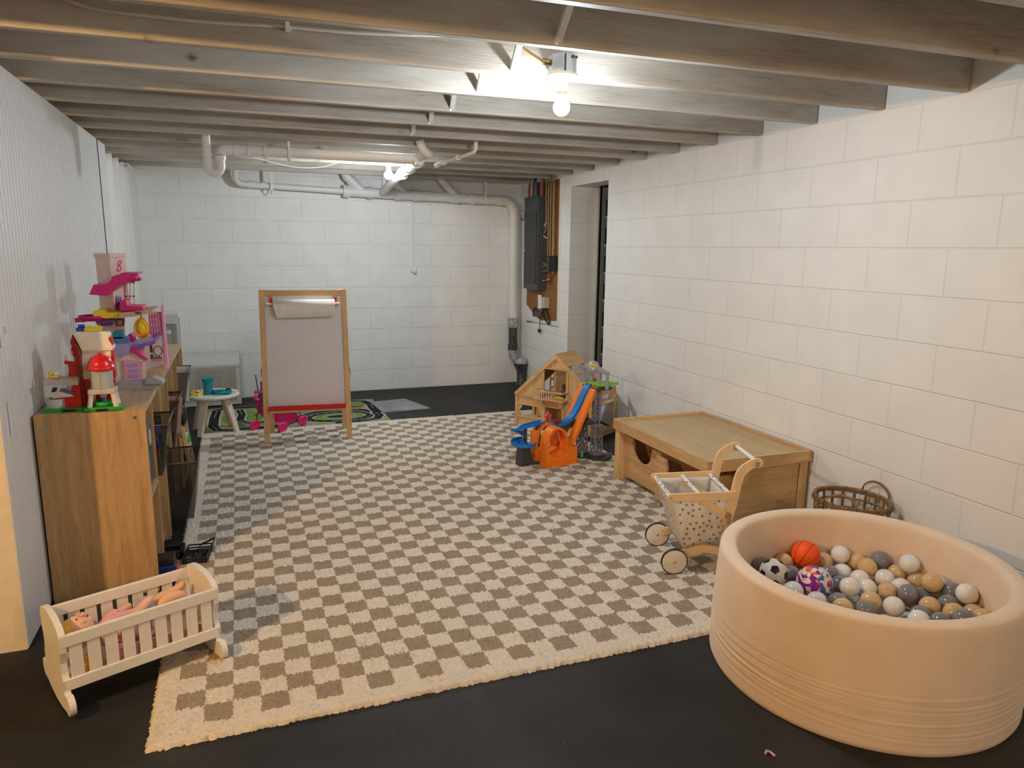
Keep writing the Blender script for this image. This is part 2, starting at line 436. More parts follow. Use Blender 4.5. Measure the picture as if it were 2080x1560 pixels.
fixture(-1.598, -4.478, 2.024, 'bare cool white bulb in a round lampholder on a grey octagonal box, nearest the camera', M['bulb'])
fixture(-1.690, -1.665, 2.022, 'smaller-looking bare bulb hanging by the white ceiling pipes near the back wall', M['bulb2'], box=False)
t = thing('ceiling_light', 'warm bare bulb in the open area left of the camera', 'light', (-4.6, -6.1, 2.065))
b = MB(); b.lathe([(0, .032), (.055, .032), (.055, .0), (.02, -.01), (.019, -.05), (0, -.05)], 24); obj('lamp_holder', b, M['white'], t)
b = MB(); b.sphere((0, 0, -.085), .032); obj('bulb_globe', b, M['warmbulb'], t)
t = thing('ceiling_light', 'warm bare bulb on the ceiling behind the camera', 'light', (-1.5, -8.2, 2.06))
b = MB(); b.lathe([(0, .032), (.055, .032), (.055, .0), (.02, -.01), (.019, -.05), (0, -.05)], 24); obj('lamp_holder', b, M['white'], t)
b = MB(); b.sphere((0, 0, -.085), .032); obj('bulb_globe', b, M['warmbulb2'], t)
# ------------------------------------------------------------------ pipes
def pipe(mb, pts, r, n=20): mb.tube(pts, r, n)
t = thing('drain_pipe', 'white painted drain pipe running along the top of the back wall and down the corner', 'pipe', (0, 0, 0))
yp = -.11
b = MB()
b.tube([(-2.725, yp, 2.10), (-2.725, yp, 1.985)] + arc((-2.67, 1.985), .055, PI, 1.5*PI, 6, 'xz', yp)[1:] + [(-1.79, yp, 1.902)], .027, 20)
obj('small_pipe', b, M['pvc'], t)
b = MB()
b.tube([(-1.80, yp, 1.903), (-.235, yp, 1.868)] + arc((-.235, 1.750), .118, PI/2, 0, 8, 'xz', yp)[1:] + [(-.1165, yp, .66)], .046, 28)
obj('main_pipe', b, M['pvc'], t)
def collar(x, z, r, w, dx=1, dz=-.0223, mat='pvc', par=t):
    b = MB(); d = V((dx, 0, dz)).normalized()*w/2; b.cyl(V((x, yp, z))-d, V((x, yp, z))+d, r, n=28); obj('coupling', b, M[mat], par, .003)
for x, z, r, w in ((-2.60, 1.929, .031, .06), (-2.50, 1.927, .031, .03), (-1.775, 1.902, .056, .06), (-1.56, 1.897, .054, .045), (-1.30, 1.892, .055, .05), (-1.13, 1.888, .054, .05), (-.74, 1.879, .055, .055), (-.56, 1.875, .054, .05), (-.27, 1.869, .053, .045)): collar(x, z, r, w)
collar(-.1165, 1.70, .053, .05, 0, 1)
b = MB(); b.cyl((-2.725, yp, 2.0), (-2.725, yp, 1.975), .032, n=20); obj('coupling', b, M['pvc'], t)
for xa, xb, zb, r in ((-1.80, -1.62, 1.90, .042), (-1.40, -1.22, 1.89, .04), (-.90, -.70, 1.88, .036)):
    b = MB(); b.tube([(xa, yp-.02, 2.10), (xa+.03, yp-.01, 2.03), (xb, yp, zb)], r, 20); b.cyl((xa+.06, yp-.005, 2.005), (xa+.10, yp-.002, 1.972), r+.006, n=20)
    obj('wye_branch', b, M['pvc'], t)
for x in (-2.43, -1.435, -.44):
    b = MB(); b.box(x-.012, x+.012, yp-.052, yp-.048, 1.88, 2.12); b.tube([(x, yp+.052*math.sin(a)-.0, 1.905+.052*math.cos(a)*-1) for a in [i*PI/8-PI/2 for i in range(9)]], .004, 6)
    obj('hanger_strap', b, M['pvc'], t)
b = MB(); b.cyl((-.1165, yp, .70), (-.1165, yp, .62), .056, n=28); b.cyl((-.1165, yp, .625), (-.1165, yp, .60), .051, n=28); obj('coupling', b, M['pipe_grey'], t, .003)
t2 = thing('drain_pipe', 'black lower drain pipe with overspray curving into the floor cleanout in the corner', 'pipe', (0, 0, 0))
b = MB(); b.tube([(-.1165, yp, .60), (-.1165, yp, .36)], .045, 28); obj('upper_section', b, M['pipe_black'], t2)
b = MB(); b.cyl((-.1165, yp, .42), (-.1165, yp, .365), .052, n=28); obj('coupling', b, M['pipe_black'], t2)
b = MB(); b.tube(smoothpath([(-.1165, yp, .37), (-.114, yp, .32), (-.085, yp-.005, .26), (-.045, yp-.01, .215)], 5), .046, 24); obj('elbow', b, M['pipe_grey'], t2)
b = MB(); b.tube([(-.07, yp-.008, .235), (.0-.02, yp-.02, .12), (-.0+.0-.01, yp-.02, .06)], .044, 24); obj('lower_bend', b, M['pipe_black'], t2)
t3 = thing('floor_cleanout', 'black and grey capped cleanout standing on the floor in the back right corner', 'pipe fitting', (-.062, -.225, 0))
b = MB(); b.lathe([(.058, 0), (.058, .03), (.047, .035), (.047, .215), (.056, .22), (.056, .245)], 28); obj('body', b, M['pipe_black'], t3)
b = MB(); b.lathe([(.062, .235), (.064, .262), (.050, .27), (.050, .285), (.0, .29)], 28); b.box(-.02, .02, -.012, .012, .285, .31); obj('cap', b, M['pipe_grey'], t3)
# ceiling drain
t = thing('ceiling_pipe', 'fat white pipe slung under the joists with a branch toward the far bulb', 'pipe', (0, 0, 0))
yc = -2.20
b = MB(); b.tube(arc((-2.775, 1.935), .035, PI, PI/2, 6, 'xz', yc) + [(-1.60, yc, 1.972)], .031, 24); obj('long_run', b, M['pvc'], t)
for x, r, w in ((-2.72, .037, .035), (-2.64, .036, .04), (-2.56, .037, .02)):
    b = MB(); b.cyl((x-w/2, yc, 1.968), (x+w/2, yc, 1.968), r, n=24); obj('coupling', b, M['pvc'], t, .002)
b = MB(); b.box(-2.425, -2.412, yc-.04, yc+.04, 1.925, 2.035); obj('hanger_strap', b, M['pvc'], t)
b = MB(); b.tube([(-1.60, -2.25, 1.965), (-1.572, -1.6, 1.942), (-1.53, -1.0, 1.925), (-1.46, -.24, 1.90)], .034, 24); obj('branch_run', b, M['pvc'], t)
for f in (.06, .30, .55):
    p = V((-1.60, -2.25, 1.965)).lerp(V((-1.53, -1.0, 1.925)), f); q = V((-1.60, -2.25, 1.965)).lerp(V((-1.53, -1.0, 1.925)), f+.04)
    b = MB(); b.cyl(p, q, .043, n=24); obj('coupling', b, M['pvc'], t, .002)
b = MB(); b.tube(smoothpath([(-1.645, -2.44, 2.06), (-1.625, -2.44, 2.01), (-1.585, -2.42, 1.985), (-1.56, -2.36, 1.99), (-1.59, -2.28, 1.985), (-1.60, -2.22, 1.97)], 5), .026, 18); obj('offset_bend', b, M['pvc'], t)
t = thing('drain_trap', 'white U-shaped drain trap hanging from the joists at the left end of the ceiling pipe', 'pipe', (0, 0, 0))
b = MB(); b.tube([(-2.888, yc, 2.07), (-2.888, yc, 1.89)], .024, 20); obj('tail_pipe', b, M['pvc'], t)
b = MB(); b.tube([(-2.888, yc, 1.91)] + arc((-2.852, 1.868), .036, PI, 2*PI, 10, 'xz', yc) + [(-2.816, yc, 1.925)], .027, 20); obj('u_bend', b, M['pvc'], t)
b = MB(); b.cyl((-2.888, yc, 1.925), (-2.888, yc, 1.945), .028, n=20); b.cyl((-2.816, yc, 1.905), (-2.816, yc, 1.93), .032, n=20); obj('slip_nut', b, M['pvc'], t)
t = thing('water_pipe', 'thin white pipe with a valve hanging under the joists right of the far bulb', 'pipe', (0, 0, 0))
b = MB(); b.tube([(-1.375, -1.90, 1.985), (-1.345, -2.62, 1.985), (-1.342, -2.65, 2.0), (-1.342, -2.65, 2.05)], .012, 14); obj('tube', b, M['pvc'], t)
b = MB(); b.cyl((-1.358, -2.30, 1.985), (-1.357, -2.33, 1.985), .019, n=16); b.cyl((-1.372, -1.98, 1.985), (-1.369, -2.05, 1.985), .018, n=16); b.box(-1.385, -1.362, -2.06, -1.97, 1.972, 2.0); b.cyl((-1.376, -1.90, 1.985), (-1.378, -1.83, 1.98), .018, n=12); obj('valve', b, M['pvc'], t)
def cord(name, lab, pts, r, m, cat='cable', group=None, n=6, sm=5):
    b = MB(); b.tube(smoothpath(pts, sm), r, n); return single(name, lab, cat, b, M[m], group=group)
cord('ceiling_cable', 'flat white cable stapled along the near joist at upper left', [(x, -4.460-.028*x-.007, z) for x, z in ((-3.34, 2.17), (-3.20, 2.123), (-3.11, 2.104), (-2.974, 2.102), (-2.80, 2.102), (-2.56, 2.112), (-2.37, 2.115), (-2.15, 2.128), (-1.9, 2.15))], .006, 'whitewire')
b = MB(); b.box(-2.565, -2.551, -4.404, -4.386, 2.098, 2.126); single('cable_clip', 'small white clip holding the cable on the near joist', 'clip', b, M['white'])
cord('ceiling_cable', 'thin white cord sagging between the joists left of the far bulb', [(-2.60, -1.3, 2.03), (-2.46, -1.25, 2.005), (-2.32, -1.22, 1.985), (-2.18, -1.22, 1.985), (-2.08, -1.25, 2.0), (-1.98, -1.3, 2.03)], .003, 'white')
# conduit
t = thing('wall_outlet', 'white surface conduit dropping to an outlet box with a plug on the back wall', 'outlet', (-1.135, 0, 0))
b = MB(); b.box(-.005, .005, -.014, 0, 1.21, 2.03); obj('conduit', b, M['pvc'], t)
b = MB(); b.box(-.024, .024, -.03, 0, 1.165, 1.215); b.cyl((-.028, -.02, 1.19), (.028, -.02, 1.19), .008, n=8); obj('outlet_box', b, M['white'], t, .002)
b = MB(); b.box(-.008, .018, -.055, -.03, 1.155, 1.19); obj('plug', b, M['white'], t, .002)
# outlet / switch on beadboard
def plate(y, z, h, lab, kind):
    t = thing('wall_'+kind, lab, kind, (XL+.001, y, z))
    b = MB(); b.box(0, .006, -.035, .035, -h/2, h/2); obj('cover_plate', b, M['bead_paint'], t, .002)
    b = MB()
    if kind == 'outlet':
        for dz in (-.022, .022): b.cyl((.005, 0, dz), (.009, 0, dz), .016, n=14)
    else: b.box(.005, .016, -.005, .005, -.012, .012)
    obj('socket' if kind == 'outlet' else 'toggle', b, M['white'], t)
plate(-4.175, .812, .12, 'painted-over double outlet low on the beadboard wall at the left', 'outlet')
plate(-4.170, 1.112, .115, 'painted light switch above the outlet on the beadboard wall', 'switch')
# curtain
t = thing('curtain', 'off-white curtain hanging at the far end of the beadboard wall', 'curtain', (0, 0, 0))
b = MB(); n = 90; vs = []; zs = [.02, .5, 1.0, 1.5, 1.8, 1.95, 2.0]
for z in zs:
    for i in range(n+1):
        f = i/n; y = -1.60+1.15*f
        amp = .034*(1-.45*(z-.02)/2)
        x = -3.545 + amp*math.sin(f*2*PI*4.3+.5)+.012*math.sin(f*31+z*2)
        vs.append((x, y, z + .012*math.sin(f*2*PI*4.3)*(z > 1.9)))
fs = [(r*(n+1)+i, r*(n+1)+i+1, (r+1)*(n+1)+i+1, (r+1)*(n+1)+i) for r in range(len(zs)-1) for i in range(n)]
b.add(vs, fs, True); o = obj('fabric', b, M['curtain'], t); q = o.modifiers.new('solid', 'SOLIDIFY'); q.thickness = .003
b = MB(); b.cyl((-3.57, -1.62, 2.012), (-3.57, -.40, 2.012), .009, n=12); obj('curtain_rod', b, M['white'], t)
# doorway frame and shelf in closet
b = MB(); b.box(.256, .270, -1.215, -1.165, 0, 1.99); struct('door_1', b, M['greywarm'], label='edge of the painted doorway frame')
M['rack'] = plain('rack_grey', (.20, .20, .19), .5)
t = thing('shelving_unit', 'grey storage rack in the dark room seen through the doorway', 'shelf', (.30, -1.25, 0))
for k in range(8):
    z = .20+.245*k
    b = MB(); b.box(0.02, .40, -.60, .05, z, z+.022); obj('shelf', b, M['rack'], t)
for x, y in ((.0, .045), (.40, .045), (.0, -.61), (.40, -.61)):
    b = MB(); b.box(x, x+.03, y-.015, y+.015, .0, 2.0)
    if y > 0 and x == 0:
        for k in range(8): b.box(x+.0, x+.045, y-.025, y-.012, .20+.245*k-.085, .20+.245*k+.02)
    obj('post', b, M['rack'], t)
gs = ['topmost', 'second from the top', 'third from the top', 'fourth from the top', 'fifth from the top', 'sixth from the top']
for k in range(6):
    z = .222+.245*(6-k)
    b = MB()
    if k % 3 == 0: b.lathe([(0, 0), (.035, 0), (.035, .12), (.014, .15), (.014, .18), (0, .18)], 20); m = 'galv'
    elif k % 3 == 1: b.lathe([(0, 0), (.045, 0), (.045, .13), (0, .13)], 20); m = 'darkgrey'
    else: b.box(-.05, .05, -.05, .05, 0, .14); m = 'brown'
    single('storage_jar' if k % 3 != 2 else 'storage_box', 'dim %s on the closet rack shelf %s' % (('bottle', 'dark tin', 'brown box')[k % 3], gs[k]), 'container', b, M[m], (.40, -1.33-.02*k, z))
# electrical panel
b = MB()
b.prism([(-.992, .738), (-.225, .66), (-.214, .71), (-.214, 2.02), (-.992, 2.02)], 'x', -.012, -.001)
single('backer_board', 'brown plywood backer board behind the breaker panel on the right wall', 'board', b, M['board'])
b = MB(); b.prism([(-.99, .70), (-.99, .745), (-.60, .715), (-.45, .75), (-.225, .84), (-.225, .68)], 'x', -.018, -.0125); b.box(-.018, -.001, -1.005, -.985, .70, 2.02)
single('paint_overspray_strip', 'ragged white painted edge along the bottom of the backer board', 'trim', b, M['white_paint'])
t = thing('breaker_panel', 'dark grey electrical breaker panel with closed door', 'electrical panel', (-.013, -.54, 1.015))
b = MB(); b.box(-.098, 0, -.178, .17, 0, .87); obj('enclosure', b, M['panel'], t, .003)
b = MB(); b.box(-.106, -.098, -.152, .15, .055, .725); obj('door', b, M['paneldoor'], t, .002)
b = MB(); b.box(-.112, -.106, .10, .125, .36, .375); obj('latch', b, M['chrome'], t)
b = MB(); b.cyl((-.06, -.03, .87), (-.06, -.03, 1.0), .036, n=20); b.cyl((-.06, -.03, .87), (-.06, -.03, .88), .044, n=20); obj('conduit_stub', b, M['darkgrey'], t)
t = thing('conduit_elbow', 'grey service conduit elbow at the left of the breaker panel', 'conduit', (0, 0, 0))
b = MB(); b.tube(smoothpath([(-.075, -.30, 1.70), (-.09, -.335, 1.735), (-.085, -.35, 1.80)], 4), .034, 18); obj('elbow', b, M['pipe_grey'], t)
b = MB(); b.lathe([(0, 0), (.03, 0), (.03, .012), (0, .012)], 16, (-.11, -.30, 1.70), axis='x'); obj('cap', b, plain('rust_cap', (.22, .12, .08), .7), t)
ws = random.Random(4)
cols = ['copperwire', 'whitewire', 'copperwire', 'whitewire', 'copperwire', 'copperwire', 'whitewire', 'brown', 'copperwire', 'whitewire', 'whitewire', 'copperwire']
for i in range(12):
    y = -.735-.019*i; zb = (1.70, 1.62, 1.55, 1.50, 1.25, 1.20, 1.12, 1.10, 1.25, 1.45, 1.30, 1.22)[i]
    x = -.03-.012*(i % 3)
    pts = [(x, y+.05, 2.06), (x, y+.012, 1.98), (x-.004, y, 1.85), (x, y+ws.uniform(-.01, .012), (1.85+zb)/2), (x, y, zb+.04), (x, y+.03, zb), (-.05, -.715, zb+ws.uniform(-.02, .03))]
    if i > 8: pts = pts[:-2]+[(x+.005, y, zb-.05)]
    cord('electrical_cable', ('tan and white electrical cables running down beside the breaker panel'), pts, .0055, cols[i], group='cables beside the breaker panel')
for i, (y, c) in enumerate(((-.36, 'redwire'), (-.40, 'whitewire'), (-.43, 'whitewire'), (-.50, 'black'), (-.64, 'redwire'), (-.67, 'redwire'), (-.70, 'brown'))):
    cord('electrical_cable', 'red, black and white cables entering the top of the breaker panel', [(-.05, y, 2.06), (-.055, y+.004, 1.97), (-.055, y, 1.88)], .010 if c != 'whitewire' else .006, c, group='cables above the breaker panel')
t = thing('junction_box', 'small grey utility box with a white label below the breaker panel', 'box', (-.013, -.70, .85))
b = MB(); b.box(-.055, 0, -.10, .03, 0, .10); obj('box_body', b, M['greywarm'], t, .002)
b = MB(); b.box(-.058, -.055, -.03, .045, -.012, .118); obj('paper_label', b, M['white'], t)
b = MB(); b.box(-.10, -.013, -.965, -.915, 1.20, 1.34); single('network_adapter', 'small black device mounted on the right edge of the backer board', 'device', b, M['black'], bev=.003)
b = MB(); b.box(-.05, -.013, -.67, -.53, .755, .80); b.T = None
t = single('transformer', 'black plug-in transformer at the bottom of the backer board', 'transformer', b, M['darkgrey'], bev=.004)
cord('power_cable', 'black tangled cable at the lower right of the backer board', [(-.03, -.68, .80), (-.04, -.74, .84), (-.035, -.80, .80), (-.04, -.86, .74), (-.03, -.83, .70), (-.045, -.78, .74), (-.03, -.72, .78)], .008, 'black')
cord('power_cable', 'black looped cable at the lower left of the backer board', [(-.03, -.53, .79), (-.035, -.49, .83), (-.03, -.45, .80), (-.035, -.46, .75), (-.03, -.50, .76), (-.03, -.54, .78)], .007, 'black')
t = thing('hanging_plug', 'black cord with a plug dangling below the backer board', 'plug', (0, 0, 0))
b = MB(); b.tube(smoothpath([(-.03, -.62, .76), (-.03, -.615, .70), (-.025, -.60, .655), (-.03, -.60, .63)], 4), .004, 6); obj('cord', b, M['black'], t)
b = MB(); b.obox((-.03, -.602, .615), (.02, .03, .03)); b.box(-.032, -.028, -.612, -.61, .585, .60); b.box(-.032, -.028, -.596, -.594, .585, .60); obj('plug_head', b, M['black'], t)
# heater at the back wall
t = thing('wall_heater', 'pale grey ribbed heater cabinet against the back wall behind the activity table', 'heater', (-3.02, -.02, 0))
b = MB(); b.prism([(-.30, .005), (-.30, .36), (-.22, .43), (0, .43), (0, .005)], 'x', -.30, .235); obj('cabinet', b, M['heater'], t, .006)
b = MB()
for i in range(34): b.box(-.285+.0145*i, -.278+.0145*i, -.306, -.300, .05, .335)
obj('grille', b, M['greywarm'], t)
b = MB(); b.prism([(-.306, .345), (-.306, .37), (-.225, .443), (.0, .443), (.0, .432), (-.22, .432), (-.30, .355)], 'x', -.30, .237); obj('top_panel', b, M['heater'], t, .002)
b = MB(); b.box(.238, .262, -.02, 0, 0.005, .40); obj('side_strip', b, M['heater'], t)
# grey painted slab on floor
b = MB(); b.prism([(-1.66, -1.04), (-1.235, -1.00), (-1.36, -.55), (-1.69, -.60)], 'z', .0005, .012)
single('floor_patch', 'grey rectangular slab lying on the black floor right of the race track mat', 'slab', b, plain('grey_slab', (.30, .31, .31), .7, .3, noise=.25, nscale=6), bev=.002)
# ------------------------------------------------------------------ rug
def rug_mat():
    d = Nd('shag_checker_rug')
    tc = d.N('ShaderNodeTexCoord')
    wn = d.N('ShaderNodeTexNoise'); wn.inputs['Scale'].default_value = 95; wn.inputs['Detail'].default_value = 3; d.L(tc.outputs['Object'], wn.inputs['Vector'])
    s1 = d.N('ShaderNodeVectorMath'); s1.operation = 'SUBTRACT'; d.L(wn.outputs['Color'], s1.inputs[0]); s1.inputs[1].default_value = (.5, .5, .5)
    s2 = d.N('ShaderNodeVectorMath'); s2.operation = 'SCALE'; d.L(s1.outputs[0], s2.inputs[0]); s2.inputs['Scale'].default_value = .020
    s3 = d.N('ShaderNodeVectorMath'); s3.operation = 'ADD'; d.L(tc.outputs['Object'], s3.inputs[0]); d.L(s2.outputs[0], s3.inputs[1])
    sp = d.N('ShaderNodeSeparateXYZ'); d.L(s3.outputs[0], sp.inputs[0])
    X, Y = sp.outputs[0], sp.outputs[1]
    u = d.math('DIVIDE', d.math('SUBTRACT', X, .068), .0815); v = d.math('DIVIDE', d.math('SUBTRACT', Y, .066), .0853)
    par = d.math('MODULO', d.math('ADD', d.math('FLOOR', u), d.math('FLOOR', v)), 2)
    inx = d.math('MULTIPLY', d.math('GREATER_THAN', u, 0), d.math('LESS_THAN', u, 31)); iny = d.math('MULTIPLY', d.math('GREATER_THAN', v, 0), d.math('LESS_THAN', v, 41))
    m = d.math('MULTIPLY', d.math('MULTIPLY', inx, iny), par)
    f = d.noise(tc.outputs['Object'], 240, 4, .75); g = d.noise(tc.outputs['Object'], 3, 3)
    cream = d.ramp(f, [(.3, (.60, .525, .43)), (.6, (.85, .775, .665))])
    tan = d.ramp(f, [(.3, (.22, .165, .115)), (.62, (.43, .34, .25))])
    d.col(d.mix(m, cream, tan)).set(.95, .05, sheen=.2); d.bump(f, .004, .6); return d.m
RX0, RX1, RY0, RY1 = -3.073, -.41, -5.018, -1.362
nx, ny = 500, 690
rr = random.Random(11)
vs = []; 
for j in range(ny+1):
    fy = j/ny
    for i in range(nx+1):
        fx = i/nx
        x = fx*(RX1-RX0); y = fy*(RY1-RY0)
        e = min(x, RX1-RX0-x, y, RY1-RY0-y)
        if e < 1e-6:
            vs.append((x+rr.uniform(-.005, .005), y+rr.uniform(-.005, .005), .0015)); continue
        h = .0165+rr.uniform(-.0050, .0042)+.0012*math.sin(x*9+y*5)*math.sin(y*7)
        if e < .012: h *= .45+.55*e/.012
        if i % 2 and j % 2: h += .0022
        vs.append((x+rr.uniform(-.0017, .0017), y+rr.uniform(-.0017, .0017), h))
fs = [(j*(nx+1)+i, j*(nx+1)+i+1, (j+1)*(nx+1)+i+1, (j+1)*(nx+1)+i) for j in range(ny) for i in range(nx)]
# gentle buckle of the left edge beside the shelf unit
for q in range(len(vs)):
    x, y, z = vs[q]
    if x < .35:
        bend = .035*math.exp(-((y-1.62)/.10)**2)*(1-x/.35)
        vs[q] = (x - .0 + bend*.0, y, z)
me = bpy.data.meshes.new('checker_rug'); me.from_pydata(vs, [], fs); me.materials.append(rug_mat()); me.polygons.foreach_set('use_smooth', [True]*len(fs)); me.update()
o = bpy.data.objects.new('checker_rug', me); C.objects.link(o); o.location = (RX0, RY0, 0); tag(o, 'large cream and tan checkered shag rug on the black floor', 'rug')
RZ = .017
# pink scraps
b = MB()
b.tube([(-.53, -3.27, RZ+.006), (-.545, -3.285, RZ+.010), (-.53, -3.30, RZ+.006)], .004, 6)
for i, (x, y, z, l) in enumerate(((-.845, -3.06, RZ+.003, 'tiny pink scrap on the rug just in front of the orange track loops'), (-.885, -3.30, RZ+.003, 'tiny pink scrap on the rug further in front of the orange track loops'), (-1.435, -5.615, .002, 'small pink scrap on the black floor left of the ball pit'))):
    b = MB(); b.tube([(0, 0, .004), (.010, .006, .006), (.018, .002, .004), (.020, -.016, .003)], .0035, 6)
    single('paper_scrap', l, 'scrap', b, M['pink'], (x, y, z), group='pink scraps')
# ------------------------------------------------------------------ race track mat
def rmat(n, c): return plain(n, c, .8, .15, noise=.15, nscale=30)
mats = [rmat('mat_sand', (.36, .30, .17)), rmat('mat_green', (.16, .30, .04)), rmat('mat_white', (.55, .56, .50)), rmat('mat_black', (.014, .016, .018)), rmat('mat_edge', (.03, .03, .025)), rmat('mat_red', (.4, .03, .03))]
b = MB(); W, H = 1.45, .90
b.m = 4; b.box(0, W, 0, H, 0, .004); b.m = 0; b.box(.008, W-.008, .008, H-.008, .004, .0050)
def road(pts, w, z=.0054, closed=False):
    b.m = 2; b.ribbon(pts, w+.022, z, closed); b.m = 3; b.ribbon(pts, w, z+.0004, closed)
    b.m = 2
    n = len(pts)
    for i in range(0, n-1, 2): b.ribbon([pts[i], pts[i+1]], .004, z+.0008)
def ell(cx, cy, a, c, n=32, t0=0, t1=2*PI): return [(cx+a*math.cos(t0+(t1-t0)*i/n), cy+c*math.sin(t0+(t1-t0)*i/n)) for i in range(n if t1-t0 > 6.28 else n+1)]
b.m = 1
for e in ((.30, .45, .16, .26), (1.12, .30, .26, .2), (.75, .62, .22, .14), (1.22, .70, .14, .12), (.62, .22, .12, .1)): 
    pts = ell(*e); b.add([(x, y, .0052) for x, y in pts], [tuple(range(len(pts)))], False)
road(ell(1.06, .27, .26, .155, 40), .075, .0056, True)
b.m = 2; b.ribbon(ell(1.06, .27, .13, .06, 30), .010, .0062, True); b.m = 3; b.add([(x, y, .0063) for x, y in ell(1.06, .27, .10, .045, 24)], [tuple(range(24))], False)
road([(.10, .80), (.085, .5), (.085, .20), (.12, .08), (.2, .055), (.45, .07), (.62, .10), (.70, .2), (.74, .34), (.86, .46), (1.05, .50), (1.25, .47), (1.36, .35), (1.385, .2), (1.34, .09), (1.2, .05), (1.0, .045)], .075, .0070)
road([(.10, .80), (.16, .85), (.5, .845), (.9, .85), (1.2, .85), (1.34, .80), (1.385, .65), (1.38, .5), (1.385, .3)], .08, .0082)
road([(.28, .75), (.30, .55), (.28, .36), (.34, .24), (.46, .24), (.52, .34), (.50, .50), (.56, .66), (.72, .70), (.95, .64), (1.12, .68)], .06, .0094)
b.m = 5; b.ribbon([(1.2, .60), (1.3, .58)], .035, .0098); b.ribbon([(.40, .52), (.44, .60)], .02, .0098)
single('play_mat', 'green and black race track play mat on the floor behind the easel', 'mat', b, mats, (-3.085, -1.335, .0005))
# ------------------------------------------------------------------ easel
t = thing('easel', "child's wooden easel with whiteboard, paper roll and red tray", 'easel', (-2.325, -1.68, RZ-.004), rotz=math.atan2(-.051, .584))
ez = 1.083; hw = .286
def leg(sgn, yb, lab=None):
    b = MB(); b.beam((sgn*(hw+.0), yb, 0), (sgn*(hw-.012), .018*(-1 if yb < 0 else 1), ez), .024 if 0 else .022, .042, (1, 0, 0)); return b
for sg in (-1, 1):
    b = MB(); p = V((sg*hw, -.15, .0)); q = V((sg*(hw-.004), -.014, ez))
    b.beam(p, q, .038, .020, (0, 1, 0)); obj('front_leg', b, M['pine'], t, .002)
    b = MB(); b.beam((sg*(hw-.02), .165, .0), (sg*(hw-.018), .014, ez), .036, .020, (0, 1, 0)); obj('rear_leg', b, M['pine'], t, .002)
b = MB(); b.beam((-hw+.02, -.016, 1.06), (hw-.02, -.016, 1.06), .018, .042, (0, 0, 1)); obj('top_rail', b, M['pinex'], t, .002)
def fy(z): return -.15+.136*z/ez     # front plane
b = MB(); p0, p1 = .265, 1.045
b.add([(-hw+.016, fy(p0)+.002, p0), (hw-.016, fy(p0)+.002, p0), (hw-.016, fy(p1)+.002, p1), (-hw+.016, fy(p1)+.002, p1), (-hw+.016, fy(p0)+.008, p0), (hw-.016, fy(p0)+.008, p0), (hw-.016, fy(p1)+.008, p1), (-hw+.016, fy(p1)+.008, p1)], [(0, 1, 2, 3), (7, 6, 5, 4), (0, 4, 5, 1), (1, 5, 6, 2), (2, 6, 7, 3), (3, 7, 4, 0)], False)
obj('whiteboard', b, M['whiteboard'], t)
b = MB(); y0 = fy(.25); b.box(-hw+.02, hw-.02, y0-.045, y0-.039, .238, .272); b.box(-hw+.02, hw-.02, y0-.045, y0, .238, .242); obj('tray', b, M['red'], t, .002)
b = MB(); b.box(-hw+.02, hw-.02, y0-.04, y0+.01, .222, .237); obj('lower_rail', b, M['pinex'], t, .002)
b = MB(); b.cyl((-.252, fy(.985)-.04, .985), (.250, fy(.985)-.04, .985), .010, n=14); obj('dowel', b, M['birch'], t)
for sx in (-.218, .222):
    b = MB(); b.obox((sx, fy(1.0)-.034, 1.005), (.018, .008, .075)); b.obox((sx, fy(1.0)-.02, 1.035), (.018, .03, .010)); o = obj('roll_holder', b, M['red'], t, .002)
    b = MB(); b.cyl((sx, fy(1.0)-.038, 1.035), (sx, fy(1.0)-.043, 1.035), .006, n=12); obj('screw', b, M['chrome'], o)
b = MB(); R0 = .033
b.lathe([(.012, -.205), (R0, -.205), (R0, .215), (.012, .215)], 36, (0, fy(.985)-.040, .985), axis='x')
yy = fy(.985)-.040
b.add([(-.205, yy-R0, .985), (.215, yy-R0, .985), (.214, yy-R0-.004, .95), (-.198, yy-R0-.006, .95), (.212, yy-.03, .905), (-.186, yy-.034, .90), (.210, yy-.012, .893), (-.183, yy-.016, .888)], [(0, 1, 2, 3), (3, 2, 4, 5), (5, 4, 6, 7)], True)
b.add([(-.186, yy-.034, .90), (.210, yy-.030, .905), (.210, yy-.01, .93), (-.18, yy-.01, .93)], [(0, 1, 2, 3)], True)
obj('paper_roll', b, M['paper'], t)
for sx, z in ((-hw-.017, .50), (hw+.017, .49)):
    b = MB(); b.obox((sx, -.03, z), (.014, .06, .055)); obj('red_hinge', b, M['red'], t, .003)
